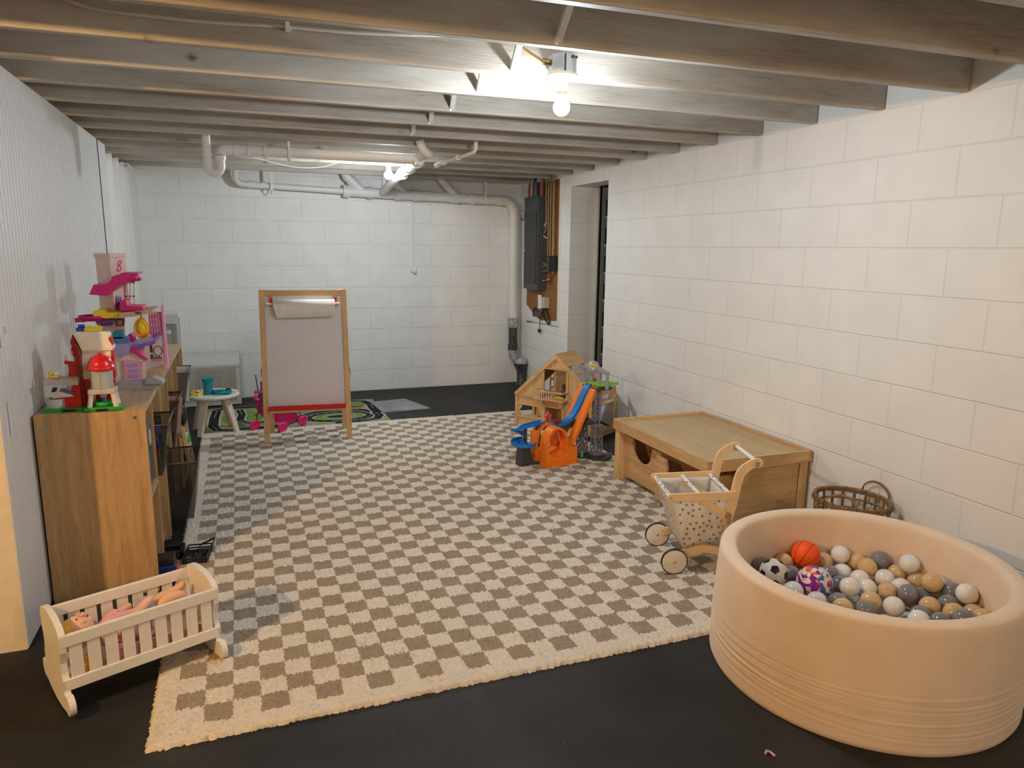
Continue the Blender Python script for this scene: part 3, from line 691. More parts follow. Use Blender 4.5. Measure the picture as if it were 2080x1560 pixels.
# ------------------------------------------------------------------ activity table
t = thing('activity_table', 'round white kids activity table with splayed wooden legs beside the shelf unit', 'table', (-2.975, -1.285, .010))
b = MB(); b.lathe([(0, .268), (.165, .268), (.178, .272), (.182, .285), (.182, .292), (.176, .298), (.170, .292), (.0, .292)], 56); obj('tabletop', b, M['white'], t)
b = MB(); b.tube([(.183*math.cos(a), .183*math.sin(a), .281+.003*math.sin(a*22)) for a in [2*PI*i/120 for i in range(120)]], .0016, 6, closed=True); obj('scalloped_trim', b, M['cream'], t)
for k in range(4):
    a = math.radians(245+90*k-10); b = MB()
    p = V((.185*math.cos(a), .185*math.sin(a), 0)); q = V((.105*math.cos(a), .105*math.sin(a), .27)); tn = V((-math.sin(a), math.cos(a), 0))
    w0, w1 = .019, .032; rd = V((math.cos(a), math.sin(a), 0))*.011
    vs = [p-tn*w0-rd, p+tn*w0-rd, p+tn*w0+rd, p-tn*w0+rd, q-tn*w1-rd, q+tn*w1-rd, q+tn*w1+rd, q-tn*w1+rd]
    b.add(vs, [(0, 3, 2, 1), (4, 5, 6, 7), (0, 1, 5, 4), (1, 2, 6, 5), (2, 3, 7, 6), (3, 0, 4, 7)], False); obj('leg', b, M['cream_wood'], t, .002)
b = MB(); prs = [((.06, .07), .05, 'orange'), ((.12, .02), .04, 'red'), ((.10, .10), .03, 'yellow')]
b.m = 0; b.add([(.02+.14*math.cos(a)*.9, .03+.12*math.sin(a), .2925) for a in [PI*i/14-.3 for i in range(15)]], [tuple(range(15))], False)
b.m = 1; b.box(.06, .15, .015, .03, .292, .294); b.box(.04, .13, .09, .105, .292, .294); b.m = 2; b.box(.05, .14, .05, .062, .292, .294)
obj('printed_top', b, [M['cream'], M['red'], M['orange']], t)
t2 = thing('ball_run_toy', 'teal funnel ball run toy with a curved chute on the activity table', 'toy', (-3.01, -1.31, .303))
b = MB(); b.lathe([(.0, 0), (.036, 0), (.033, .05), (.035, .07), (.032, .085), (.045, .118), (.047, .122), (.043, .122), (.028, .09), (.0, .088)], 32); obj('funnel_tower', b, M['teal'], t2)
b = MB(); P = [(.03, .0, .028), (.07, .01, .026), (.11, .03, .022), (.14, .02, .016), (.14, -.02, .012), (.11, -.045, .009)]
b.channel(smoothpath(P, 4), (0, 1, 0), .05, .018, .003); b.lathe([(0, .0), (.05, .0), (.052, .022), (.048, .022), (.046, .004), (0, .004)], 28, (.085, -.0, 0)); obj('chute', b, M['teal'], t2)
for i, (x, y, c, s_) in enumerate(((-.115, .00, 'red', .014), (-.14, .05, 'yellow', .018), (-.09, .06, 'yellow', .016), (-.13, -.05, 'yellow', .022), (-.16, -.01, 'lime', .016), (-.155, .0-.04, 'navy', .013), (-.06, .10, 'navy', .014), (-.105, .03, 'white', .014), (-.10, -.06, 'yellow', .02), (-.12, .03, 'red', .012))):
    b = MB(); b.T = Mx.Rotation(i*.9, 4, 'Z'); b.box(-s_, s_, -s_*.6, s_*.6, 0, s_*.8); b.cyl((s_*.3, 0, s_*.8), (s_*.3, 0, s_*1.3), s_*.4, n=12)
    single('toy_block', 'small %s toy block on the left half of the activity table' % c, 'block', b, M[c], (-2.975+x, -1.285+y, .303), group='blocks on the activity table', bev=.002)
# ------------------------------------------------------------------ doll stroller behind the easel
t = thing('doll_stroller', 'pink doll stroller with bubblegum wheels behind the easel', 'stroller', (-2.53, -1.34, RZ))
wl = [((-.165, -.02), 'x'), ((.03, -.15), 'x'), ((.06, .03), 'x'), ((.19, .02), 'x')]
for (x, y), ax in wl:
    for dx in (-.014, .014):
        b = MB(); b.T = Mx.Translation((x+dx*.7, y+dx*.9, .037)) @ Mx.Rotation(-.75, 4, 'Z'); b.lathe([(0, -.009), (.030, -.009), (.037, -.005), (.037, .005), (.032, .009), (.020, .011), (.015, .004), (0, .004)], 28, (0, 0, 0), axis='x'); obj('wheel', b, M['hotpink'], t)
for p, q in (((-.165, -.02, .035), (-.10, .03, .26)), ((.03, -.15, .035), (.06, -.02, .22)), ((.06, .03, .035), (.0, .0, .22)), ((.19, .02, .035), (.13, .02, .20)), ((-.12, .02, .22), (-.14, .1, .40)), ((.13, .02, .19), (.12, .12, .40)), ((-.10, .0, .11), (.12, .0, .17)), ((.06, -.02, .22), (.13, .02, .20)), ((-.10, .03, .26), (.0, 0, .22))):
    b = MB(); b.cyl(p, q, .0045, n=8); obj('frame_tube', b, M['darkgrey'], t)
b = MB(); b.channel(smoothpath([(-.08, .12, .36), (-.07, .06, .22), (-.02, .02, .145), (.08, .0, .14), (.13, -.02, .16)], 4), (0, .3, 1), .20, .01); o = obj('fabric_seat', b, M['magenta'], t)
b = MB(); b.tube([(-.145, .03, .25), (-.155, .02, .235), (-.13, .01, .215)], .014, 8); b.tube([(-.14, .04, .29), (-.15, .03, .27)], .012, 8); obj('handle_grip', b, M['hotpink'], t)
# ------------------------------------------------------------------ oak storage unit
CX0, CX1, CY0, CY1, CT = -3.503, -3.128, -3.962, -1.925, .765
t = thing('storage_unit', 'long low oak storage unit with a row of open compartments along the beadboard wall', 'storage unit', (0, 0, 0))
b = MB(); b.box(CX0, CX1, CY0, CY0+.018, .0, CT-.0005); o = obj('side_panel', b, M['oak'], t, .0008)
for x, z in ((CX0+.035, .71), (CX1-.035, .735)):
    b = MB(); b.cyl((x, CY0-.0015, z), (x, CY0+.002, z), .0075, n=18); b.m = 1; b.box(x-.004, x+.004, CY0-.002, CY0-.0014, z-.0008, z+.0008); b.box(x-.0008, x+.0008, CY0-.002, CY0-.0014, z-.004, z+.004); obj('cam_lock', b, [M['chrome'], M['black']], t)
b = MB(); b.box(CX0, CX1, CY0+.018, CY1, CT-.018, CT); obj('top_board', b, M['oaky'], t, .0008)
b = MB(); b.box(CX0, CX1, CY1-.018, CY1, .0, CT-.018); obj('side_panel', b, M['oak'], t)
dv = [-3.715, -3.40, -3.355, -3.01, -2.715, -2.40, -2.08]
for y in dv:
    b = MB(); b.box(CX0, CX1, y, y+.018, 0, CT-.018); obj('divider', b, M['oak'], t, .0008)
b = MB(); b.box(CX0, CX1, CY0+.018, -3.355, .395, .411); obj('shelf', b, M['oaky'], t)
b = MB(); b.box(CX0, CX0+.006, CY0+.018, CY1-.018, .0, CT-.018); obj('back_panel', b, M['oaky'], t)
b = MB(); b.box(CX0+.006, CX1-.02, CY0+.018, CY1-.018, .03, .045); obj('bottom_board', b, M['oaky'], t)
# bins
def tilt_bin(y0, y1, zt, h, prot, lab, back=.16, mat='smoke'):
    t = thing('storage_bin', lab, 'bin', (CX1, (y0+y1)/2, zt-h), group=None)
    w = (y1-y0)/2; p = prot; bk = -back; th = .003
    # profile in x,z : sloping front
    fr = [(bk+.02, 0), (p-.035, 0), (p, h), (bk, h)]
    b = MB()
    for s in (-1, 1):
        b.add([(x, s*w, z) for x, z in fr]+[(x, s*(w-th), z) for x, z in fr], [(0, 1, 2, 3), (7, 6, 5, 4), (0, 4, 5, 1), (1, 5, 6, 2), (2, 6, 7, 3), (3, 7, 4, 0)], False)
    b.add([(p-.035, -w+th, 0), (p-.035, w-th, 0), (p, w-th, h), (p, -w+th, h), (p-.035-th, -w+th, 0), (p-.035-th, w-th, 0), (p-th, w-th, h), (p-th, -w+th, h)], [(0, 1, 2, 3), (7, 6, 5, 4), (0, 4, 5, 1), (1, 5, 6, 2), (2, 6, 7, 3), (3, 7, 4, 0)], False)
    b.box(bk+.02, p-.036, -w+th, w-th, 0, th)
    b.box(bk, bk+th, -w+th, w-th, 0, h)
    obj('tub', b, M[mat], t)
    b = MB(); b.tube([(bk, -w, h), (p, -w, h), (p, w, h), (bk, w, h)], .0045, 8, closed=True); obj('rim', b, M['smoke_rim'], t)
    return t
tilt_bin(-3.69, -3.42, .634, .225, .052, 'smoke-grey tilted bin of colourful toys in the second compartment')
tilt_bin(-3.34, -3.03, .358, .285, .138, 'smoke-grey bin pulled far out of the lowest row near the rug')
tilt_bin(-2.99, -2.74, .60, .25, .045, 'smoke-grey bin with sheets of paper in the middle compartment')
tilt_bin(-2.385, -2.10, .645, .20, .062, 'smoke-grey bin high in the farthest compartment')
t = thing('storage_box', 'dark grey fabric box with a round hand hole in the first compartment', 'box', (-3.30, -3.83, .411))
b = MB(); b.box(-.15, .165, -.11, .10, 0, .27); obj('body', b, M['darkgrey'], t, .02)
b = MB(); b.cyl((.166, -.0, .21), (.169, -.0, .21), .035, n=20); obj('hand_hole', b, M['greywarm'], t)
tr = random.Random(5)
tl = [('purple', 'ball'), ('yellow', 'star'), ('blue', 'cup'), ('red', 'block'), ('green', 'brick'), ('blue', 'block')]
for i, (c, kk) in enumerate(tl):
    b = MB(); z = .60-.034*i; x = CX1-.012-.004*(i % 2)-.002*i
    if kk == 'star': b.prism([(.026*math.cos(a)*(1 if j % 2 else .5), .026*math.sin(a)*(1 if j % 2 else .5)) for j, a in enumerate([PI*j/5 for j in range(10)])], 'x', -.008, .008)
    elif kk == 'cup': b.lathe([(0, -.02), (.018, -.02), (.026, .02), (.022, .02), (.0, -.012)], 20)
    elif kk == 'ball': b.sphere((0, 0, 0), .022)
    else: b.box(-.016, .016, -.03, .03, -.02, .02)
    single('bin_toy', '%s toy %s inside the bin of colourful toys' % (c, kk), 'toy', b, M[c], (x, -3.52+.012*(i % 3), z-.03), bev=.003 if kk in ('block', 'brick', 'star') else 0)
b = MB(); b.obox((0, 0, 0), (.10, .003, .20), Mx.Rotation(.12, 3, 'Y')); b.m = 1; b.obox((.015, -.003, .05), (.07, .002, .018), Mx.Rotation(-.7, 3, 'Y')); b.obox((.0, -.003, -.03), (.06, .002, .014), Mx.Rotation(-.7, 3, 'Y'))
single('picture_card', 'pink and red printed card sticking out of the middle bin', 'card', b, [plain('card_pink', (.55, .33, .30), .6), plain('card_red', (.45, .07, .04), .6)], (CX1-.005, -2.86, .50))
b = MB(); b.obox((0, 0, 0), (.12, .003, .12), Mx.Rotation(-.25, 3, 'Y')); b.m = 1; b.obox((-.03, -.003, .02), (.05, .002, .07), Mx.Rotation(-.25, 3, 'Y'))
single('picture_book', 'orange and green picture book in the middle bin', 'book', b, [plain('book_orange', (.40, .13, .04), .6), plain('book_green', (.08, .16, .04), .6)], (CX1-.05, -2.93, .54))
b = MB(); b.obox((0, 0, 0), (.10, .004, .22), Mx.Rotation(.05, 3, 'Y')); single('magazine', 'white magazine in the farthest bin', 'magazine', b, M['paper'], (CX1+.0, -2.2, .55))
b = MB(); b.sphere((0, 0, 0), .05, sc=(.5, .9, 1.3)); b.tube([(0, 0, .05), (.0, .0, .09)], .014, 8); single('toy_bag', 'small black bag hanging at the farthest compartment', 'bag', b, M['black'], (CX1+.018, -2.43, .40))
# little wooden step frame standing further along the unit
t = thing('step_stool', 'small pine step frame with folding legs beside the far compartments', 'stool', (-3.10, -2.49, 0))
for y in (-.10, .10):
    b = MB(); b.beam((.035, y, .0), (-.005, y, .36), .022, .022, (0, 1, 0)); obj('leg', b, M['pine'], t, .002)
    b = MB(); b.beam((-.02, y, 0), (-.018, y, .30), .018, .022, (0, 1, 0)); obj('leg', b, M['pine'], t, .002)
for z, x in ((.22, .010), (.06, .02)):
    b = MB(); b.box(x-.03, x+.01, -.10, .10, z-.018, z+.018); obj('crossbar', b, M['pinex'], t, .002)
b = MB(); b.box(-.03, .02, -.10, .10, .14, .15); obj('step', b, M['pinex'], t)
b = MB(); b.sphere((0, 0, 0), .03, sc=(.8, 2.2, 1)); b.m = 1; b.tube([(-.0, -.07, .02), (.0, .0, .031), (0, .07, .018)], .006, 6); single('toy_car', 'green and white striped toy car on the small step frame', 'toy car', b, [M['green'], M['white']], (-3.095, -2.49, .268))
b = MB(); b.box(-.02, .025, -.05, .05, -.015, .02); b.m = 1; b.box(-.022, .027, -.051, .051, .012, .015); single('toy_shoe', 'black toy with a white stripe lying below the striped car', 'toy', b, [M['black'], M['white']], (-3.10, -2.50, .166), bev=.006)
# grey plastic toy behind the storage unit
t = thing('plastic_stand', 'pale grey plastic stand with arched cutouts behind the far end of the storage unit', 'stand', (-3.205, -1.50, 0))
b = MB(); o0 = []
b.prism([(-.10, .925), (.045, .925), (.055, .0), (.035, .0), (.03, .86)] + [(-.07, .86), (-.08, .0), (-.10, .0)], 'y', -.04, -.03)
obj('front_frame', b, M['heater'], t, .004)
b = MB(); b.box(-.10, .045, -.03, .12, .90, .925); obj('top', b, M['heater'], t, .004)
b = MB(); b.box(-.095, .045, .05, .06, .1, .90); obj('inner_panel', b, M['greyplastic'], t)
b = MB(); b.lathe([(0, 0), (.016, 0), (.016, .01), (.01, .014), (0, .014)], 16, (-.02, -.035, .80), axis='y'); obj('knob', b, M['white'], t)
# ------------------------------------------------------------------ toy dream house on the storage unit
def dx(u, v=600, y=-3.3): return -3.358+.000503*(u-585)-.000038*(v-130)-.16*min(y+3.3, 0)
def dz(v, y=-3.3): return 1.362-.000578*(v-130)-(y+3.3)*.18*(v-130)/1100
t = thing('toy_mansion', 'tall pink plastic toy mansion with hot pink roof and cream tower on the storage unit', 'toy house', (-3.22, -3.30, CT))
def tp(name, polys, m, parent=None, bev=.0015, label=None):
    b = MB(); b.T = Mx.Translation((3.22, 3.30, -CT))
    for i, (poly, y0, y1, *mi) in enumerate(polys):
        if mi: b.m = mi[0]
        b.prism([(dx(u, v, (y0+y1)/2), dz(v, (y0+y1)/2)) for u, v in poly], 'y', y0, y1)
    return obj(name, b, m, parent or t, bev, label=label)
def rc(u0, u1, v0, v1): return [(u0, v1), (u1, v1), (u1, v0), (u0, v0)]
b = MB(); b.T = Mx.Translation((-.087, .10, 0)) @ Mx.Rotation(PI/4+.1, 4, 'Z')
b.box(-.044, .044, -.044, .044, .30, .58); b.box(-.048, .048, -.048, .048, .575, .594)
tw = obj('tower', b, M['palepink'], t, .002)
b = MB(); L_ = [(0, .0), (.0, .018), (.0, .040), (.010, .046), (.016, .038), (.008, .026), (.0, .022), (.012, .020), (.018, .008), (.008, -.004), (-.006, .002)]
Rr = Mx.Translation((-.087, .10, 0)) @ Mx.Rotation(PI/4+.1, 4, 'Z')
b.T = Rr @ Mx.Translation((-.008, -.0455, .515)) @ Mx.Shear('XY', 4, (0, 0)) 
b.tube(smoothpath([(x+.25*z, 0, z) for x, z in L_], 4), .0019, 6); obj('letter_emblem', b, M['magenta'], tw)
b = MB(); b.T = Rr; b.m = 0; b.box(-.036, .000, -.0455, -.0440, .335, .40)
for i in range(5): b.m = 1+i % 2; b.box(-.032+.006*i, -.028+.006*i, -.0462, -.0455, .345+.006*(i % 3), .39-.005*(i % 2))
obj('picture_sticker', b, [M['lilac'], M['navy'], M['pink']], t)
tp('slide_roof', [([(565, 445), (602, 370), (700, 375), (775, 300), (900, 290), (960, 345), (868, 352), (800, 378), (705, 458)], -3.37, -3.20), (rc(815, 950, 282, 296), -3.36, -3.18)], M['magenta'])
b = MB(); b.T = Mx.Translation((3.22, 3.30, -CT)); 
for i in range(3): b.sphere((dx(885+28*i, 335, -3.375), -3.375, dz(335, -3.375)), .008, 12, 8)
obj('roof_scallops', b, M['magenta'], t)
tp('window_frame', [(rc(815, 890, 355, 368), -3.22, -3.205), (rc(815, 828, 355, 500), -3.22, -3.205), (rc(846, 856, 368, 500), -3.22, -3.205), (rc(878, 890, 355, 540), -3.22, -3.205), (rc(815, 890, 465, 478), -3.22, -3.205)], M['palepink'], bev=0)
tp('bathtub', [([(803, 575), (803, 505), (820, 495), (850, 497), (862, 540), (985, 545), (1000, 578)], -3.36, -3.22)], M['magenta'], bev=.006)
tp('upper_floor', [([(805, 625), (805, 585), (1075, 568), (1075, 585), (940, 612)], -3.40, -3.14)], M['tanplastic'])
tp('floor_sticker', [(rc(905, 955, 596, 612), -3.403, -3.400)], M['brown'], bev=0)
tp('yellow_ledge', [([(595, 600), (600, 572), (680, 565), (700, 590), (805, 587), (805, 630), (690, 630), (600, 612)], -3.38, -3.22)], M['yellow'], bev=.003)
b = MB(); b.T = Mx.Translation((3.22, 3.30, -CT)) @ Mx.Translation((dx(560, 640, -3.33)+.01, -3.33, dz(640, -3.33)))
b.lathe([(.0, -.008), (.05, -.010), (.062, .004), (.064, .014), (.058, .012), (.048, -.004), (0, -.002)], 30); b.box(-.072, -.03, -.03, .02, -.014, .004); obj('slide_bowl', b, M['magenta'], t)
b = MB(); b.T = Mx.Translation((3.22, 3.30, -CT)) @ Mx.Translation((dx(660, 672, -3.29), -3.29, dz(668, -3.29)))
b.lathe([(.0, -.02), (.030, -.018), (.044, .016), (.040, .014), (.03, -.010), (0, -.012)], 30); obj('lower_bowl', b, M['purple'], t)
tp('side_wall', [(rc(612, 735, 600, 1100), -3.24, -3.22), (rc(735, 812, 635, 1100), -3.25, -3.235)], M['palepink'])
tp('picture_sticker', [(rc(738, 805, 650, 708), -3.253, -3.250, 0), (rc(752, 792, 660, 698), -3.255, -3.253, 1), (rc(742, 806, 722, 742), -3.253, -3.250, 2)], [M['brown'], M['tanplastic'], M['pink']], bev=0)
tp('pink_wall', [([(1100, 545), (1116, 540), (1160, 1080), (1135, 1075)], -3.15, -3.09)], M['pink'], bev=.003)
b = MB(); b.T = Mx.Translation((3.22, 3.30, -CT))
pw = [(985, 600), (1108, 600), (1125, 790), (1000, 790)]
b.prism([(dx(u, v, -3.13), dz(v, -3.13)) for u, v in pw], 'y', -3.135, -3.125)
for r in range(4):
    for c_ in range(5): b.tube([(dx(998+24*c_+4*r, 630+42*r, -3.13), -3.137, dz(620+42*r, -3.13)), (dx(1008+24*c_+4*r, 630+42*r, -3.13), -3.142, dz(636+42*r, -3.13)), (dx(1004+24*c_+4*r, 630+42*r, -3.13), -3.137, dz(652+42*r, -3.13))], .003, 6)
obj('lattice_panel', b, M['pink'], t)
tp('shelf', [([(848, 882), (852, 855), (1095, 800), (1098, 828)], -3.42, -3.13)], M['purple'])
b = MB(); b.T = Mx.Translation((3.22, 3.30, -CT)) @ Mx.Translation((dx(968, 722, -3.36), -3.36, dz(722, -3.36)))
b.lathe([(0, -.046), (.014, -.043), (.026, -.028), (.030, -.008), (.027, .016), (.018, .034), (.006, .045), (.0, .047)], 26)
obj('egg_chair', b, M['yellow'], t)
b = MB(); b.T = Mx.Translation((3.22, 3.30, -CT)) @ Mx.Translation((dx(968, 722, -3.36), -3.392, dz(722, -3.36)))
b.tube([(.030*math.sin(a)*(1-.12*math.cos(a)), 0, .045*math.cos(a)) for a in [2*PI*i/30 for i in range(30)]], .003, 8, closed=True)
b.add([(.019*math.sin(a), .006, -.030+.008*math.cos(a)) for a in [2*PI*i/16 for i in range(16)]], [tuple(range(16))], False)
b.tube([(0, 0, .045), (0, .02, .062)], .004, 8); obj('chair_rim', b, M['orange'], t)
tp('kitchen_panel', [([(1002, 845), (1120, 840), (1135, 1020), (1005, 1020)], -3.145, -3.135)], M['palepink'], bev=0)
b = MB(); b.T = Mx.Translation((3.22, 3.30, -CT))
b.tube([(dx(1072, 930, -3.147)+.019*math.cos(a), -3.148, dz(918, -3.147)+.024*math.sin(a)) for a in [2*PI*i/28 for i in range(28)]], .0016, 6, closed=True)
for i in range(5): b.box(dx(1030+16*i, 930, -3.147), dx(1038+16*i, 930, -3.147), -3.149, -3.146, dz(985, -3.147), dz(968-6*(i % 2), -3.147))
b.box(dx(1000, 930, -3.147), dx(1024, 930, -3.147), -3.149, -3.146, dz(985, -3.147), dz(945, -3.147)); b.box(dx(1000, 930, -3.147), dx(1024, 930, -3.147), -3.149, -3.146, dz(930, -3.147), dz(862, -3.147)); obj('panel_print', b, M['brown'], t)
tp('sink', [(rc(1020, 1120, 998, 1018), -3.20, -3.15)], M['pink'])
tp('tan_step', [([(1012, 1120), (1015, 1080), (1060, 1060), (1165, 1038), (1165, 1068), (1080, 1098)], -3.36, -3.28)], M['tanplastic'], bev=.004)
tp('elevator_car', [(rc(733, 860, 840, 925), -3.46, -3.38)], M['lilac'], bev=.003)
tp('elevator_cab', [(rc(730, 850, 790, 845), -3.45, -3.40)], plain('soft_blue', (.10, .20, .42), .3), bev=.003)
tp('teal_chest', [([(728, 802), (730, 750), (740, 742), (805, 742), (812, 802)], -3.45, -3.40)], M['teal'], bev=.003)
tp('magenta_cushion', [([(840, 815), (845, 780), (880, 765), (900, 790), (910, 830), (850, 835)], -3.38, -3.30)], M['magenta'], bev=.004)
tp('inner_pink_wall', [([(900, 870), (985, 865), (985, 1040), (905, 1040)], -3.30, -3.29)], M['pink'])
f1 = -3.43
tp('facade', [([(745, 1150), (745, 935), (875, 920), (985, 990), (985, 1145), (955, 1145), (955, 995), (815, 985), (815, 1148)], f1, f1+.012), (rc(790, 800, 935, 985), f1-.002, f1)], M['palepink'])
tp('facade_sill', [([(775, 985), (775, 975), (985, 985), (985, 998)], f1-.006, f1+.006)], M['palepink'])
tp('roof_trim', [([(860, 915), (862, 892), (905, 896), (1002, 975), (995, 990), (900, 925)], f1-.012, f1+.03)], M['hotpink'])
b = MB(); b.T = Mx.Translation((3.22, 3.30, -CT))
b.prism([(dx(812, 1070, -3.44), dz(1155, -3.44)), (dx(950, 1070, -3.44), dz(1150, -3.44)), (dx(940, 1070, -3.44), dz(990, -3.44)), (dx(812, 1070, -3.44), dz(985, -3.44))], 'y', f1-.012, f1-.004)
d0 = obj('door', b, M['pink'], t, .002)
b = MB(); b.T = Mx.Translation((3.22, 3.30, -CT))
for i in range(3): b.box(dx(840, 1070, -3.44), dx(918, 1070, -3.44), f1-.014, f1-.012, dz(1038+45*i, -3.44), dz(1015+45*i, -3.44))
obj('door_window', b, M['lilac'], d0)
tp('base', [([(780, 1228), (780, 1140), (800, 1128), (860, 1150), (1130, 1165), (1140, 1190), (1060, 1215)], -3.49, -3.36)], M['greyplastic'], bev=.006)
tp('front_steps', [([(985, 1175), (985, 1140), (1040, 1120), (1075, 1135), (1125, 1160), (1125, 1180)], -3.50, -3.42)], M['greyplastic'], bev=.005)
# ------------------------------------------------------------------ farm toy
t = thing('toy_barn', 'red and cream toy barn on green bases at the near end of the storage unit', 'toy barn', (-3.37, -3.86, CT))
def bp(name, polys, m, bev=.0015, parent=None):
    b = MB(); b.T = Mx.Translation((3.37, 3.86, -CT))
    for poly, y0, y1, *mi in polys:
        if mi: b.m = mi[0]
        b.prism(poly, 'y', y0, y1)
    return obj(name, b, m, parent or t, bev)
bp('cream_roof', [([(-3.363, 1.062), (-3.246, 1.060), (-3.241, 1.046), (-3.245, 1.038), (-3.232, 1.004), (-3.232, .992), (-3.337, .994), (-3.352, 1.036)], -3.875, -3.80), ([(-3.352, 1.066), (-3.25, 1.064), (-3.25, 1.057), (-3.352, 1.059)], -3.872, -3.83)], M['cream'], .003)
bp('cream_wall', [([(-3.346, .880), (-3.245, .878), (-3.240, .995), (-3.338, .997)], -3.865, -3.855)], M['cream'])
bp('red_wall', [([(-3.345, CT+.012), (-3.232, CT+.012), (-3.236, .880), (-3.346, .880)], -3.86, -3.85), ([(-3.240, .88), (-3.232, .88), (-3.234, 1.04), (-3.245, 1.04)], -3.862, -3.82)], M['red'])
bp('side_wall', [([(-3.352, CT+.010), (-3.340, CT+.010), (-3.346, .99), (-3.362, 1.06), (-3.372, 1.03), (-3.366, .98)], -3.88, -3.79)], M['darkred'])
b = MB(); b.T = Mx.Translation((3.37, 3.86, -CT)); b.tube([(-3.358+.012*math.cos(a), -3.884, .995+.024*math.sin(a)) for a in [2*PI*i/28 for i in range(28)]], .0022, 6, closed=True); obj('round_vent', b, M['red'], t)
bp('green_base', [([(-3.478, CT), (-3.345, CT), (-3.345, CT+.014), (-3.478, CT+.016)], -3.925, -3.80)], M['green'], .006)
bp('base_plate', [([(-3.412, CT+.002), (-3.368, CT+.002), (-3.368, CT+.011), (-3.412, CT+.011)], -3.932, -3.924)], M['black'])
bp('stall', [([(-3.452, CT+.014), (-3.352, CT+.014), (-3.352, .875), (-3.372, .878), (-3.39, .822), (-3.44, .816)], -3.90, -3.81)], M['red'], .003)
b = MB(); b.T = Mx.Translation((3.37, 3.86, -CT)); b.lathe([(.034, .014), (.034, .05), (.030, .05), (.030, .014)], 24, (-3.437, -3.885, CT)); obj('stone_corner', b, M['greywarm'], t)
bp('upper_shelf', [([(-3.468, .872), (-3.352, .868), (-3.352, .893), (-3.468, .890)], -3.92, -3.82)], M['greywarm'], .004)
bp('rooster_panel', [([(-3.395, .893), (-3.352, .89), (-3.356, .925), (-3.372, .95), (-3.402, .955), (-3.404, .943), (-3.392, .94), (-3.39, .918)], -3.86, -3.848)], M['red'], .002)
bp('animal_print', [([(-3.445, .818), (-3.375, .822), (-3.385, .842), (-3.425, .858), (-3.448, .845)], -3.906, -3.902, 0), ([(-3.447, .842), (-3.43, .845), (-3.425, .860), (-3.44, .862)], -3.909, -3.906, 1), ([(-3.42, .845), (-3.375, .828), (-3.372, .842), (-3.41, .858)], -3.910, -3.907, 2)], [M['white'], M['black'], plain('slate', (.12, .14, .18), .4)], 0)
t = thing('toy_silo', 'grey toy silo with red dome and green base next to the toy barn', 'toy silo', (-3.272, -3.912, CT))
b = MB(); b.box(-.066, .066, -.044, .05, 0, .016); obj('green_base', b, M['green'], t, .004)
b = MB(); b.box(-.022, .018, -.0465, -.044, .003, .012); obj('base_plate', b, M['black'], t)
b = MB(); b.lathe([(.0, .014), (.030, .014), (.032, .034), (.028, .034), (.027, .02), (0, .02)], 24); obj('trough', b, M['green'], t)
for sx in (-1, 1):
    for sy in (-1, 1):
        b = MB(); b.beam((sx*.046, sy*.03, .014), (sx*.037, sy*.026, .07), .016, .014); obj('leg', b, M['palepink'], t, .002)
b = MB(); b.box(-.047, .047, -.04, .04, .066, .086); obj('collar', b, M['greywarm'], t, .004)
b = MB(); b.lathe([(.039, .085), (.040, .10), (.038, .105), (.040, .125), (.038, .13), (.040, .15), (.040, .165)], 32); b.box(-.001, .001, -.0415, -.038, .086, .16); obj('silo_wall', b, M['greyplastic'], t)
b = MB(); b.lathe([(.047, .158), (.050, .163), (.050, .170), (.045, .173), (.043, .185), (.034, .203), (.018, .214), (.008, .217), (.007, .224), (0, .224)], 32); obj('dome', b, M['red'], t)
b = MB(); b.lathe([(.026, .016), (.008, .034), (.005, .048), (.0, .05)], 20); obj('blue_funnel', b, M['blue'], t)
b = MB(); b.lathe([(0, .046), (.010, .048), (.016, .066), (0, .066)], 18); obj('chute', b, M['greywarm'], t)
b = MB(); b.box(-.016, .016, -.010, .010, 0, .012); b.sphere((-.012, 0, .018), .010, 12, 8); b.m = 1; b.sphere((.006, -.004, .017), .009, 12, 8)
single('toy_chick', 'yellow and white toy chick sitting on the upper shelf of the toy barn', 'toy animal', b, [M['yellow'], M['white']], (-3.435, -3.885, .893), bev=.003)
b = MB(); b.box(-.018, .018, -.012, .012, 0, .014); b.box(-.010, .012, -.010, .010, .014, .026)
single('toy_vehicle', 'small blue toy on top of the toy barn roof', 'toy', b, M['blue'], (-3.338, -3.835, 1.066), bev=.002)
b = MB(); b.prism([(-.030, 0), (.026, 0), (.030, .014), (.016, .022), (.004, .016), (-.010, .020), (-.026, .018), (-.032, .008)], 'y', -.010, .010)
single('toy_animal', 'yellow toy animal lying on top of the toy barn roof', 'toy animal', b, M['yellow'], (-3.295, -3.84, 1.066), bev=.003)
# ------------------------------------------------------------------ floor clutter beside the unit
b = MB()
for y in (0, .10): b.box(0, .135, y, y+.020, .02, .045)
b.box(0, .02, 0, .12, .02, .045); b.box(.115, .135, 0, .12, 0, .045)
single('rail_frame', 'black plastic rail frame lying on the floor under the pulled-out bin', 'frame', b, M['black'], (-3.185, -3.70, .0), bev=.003)
b = MB(); b.box(-.10, .13, -.07, .06, 0, .018); single('wood_block', 'flat bare wood block on the floor beneath the black rail frame', 'block', b, M['pinex'], (-3.12, -3.83+.06, .0005), rotz=.1, bev=.002)
t = thing('plastic_crate', 'small black slatted plastic crate lying on the corner of the rug', 'crate', (-2.995, -3.70, RZ), rotz=-.12)
b = MB()
for i in range(9): b.box(-.05, .05, -.075+.018*i, -.069+.018*i, 0.0, .006)
for i in range(3): b.box(-.05+.047*i, -.044+.047*i, -.075, .075, .0, .008)
obj('grid_base', b, M['black'], t)
b = MB()
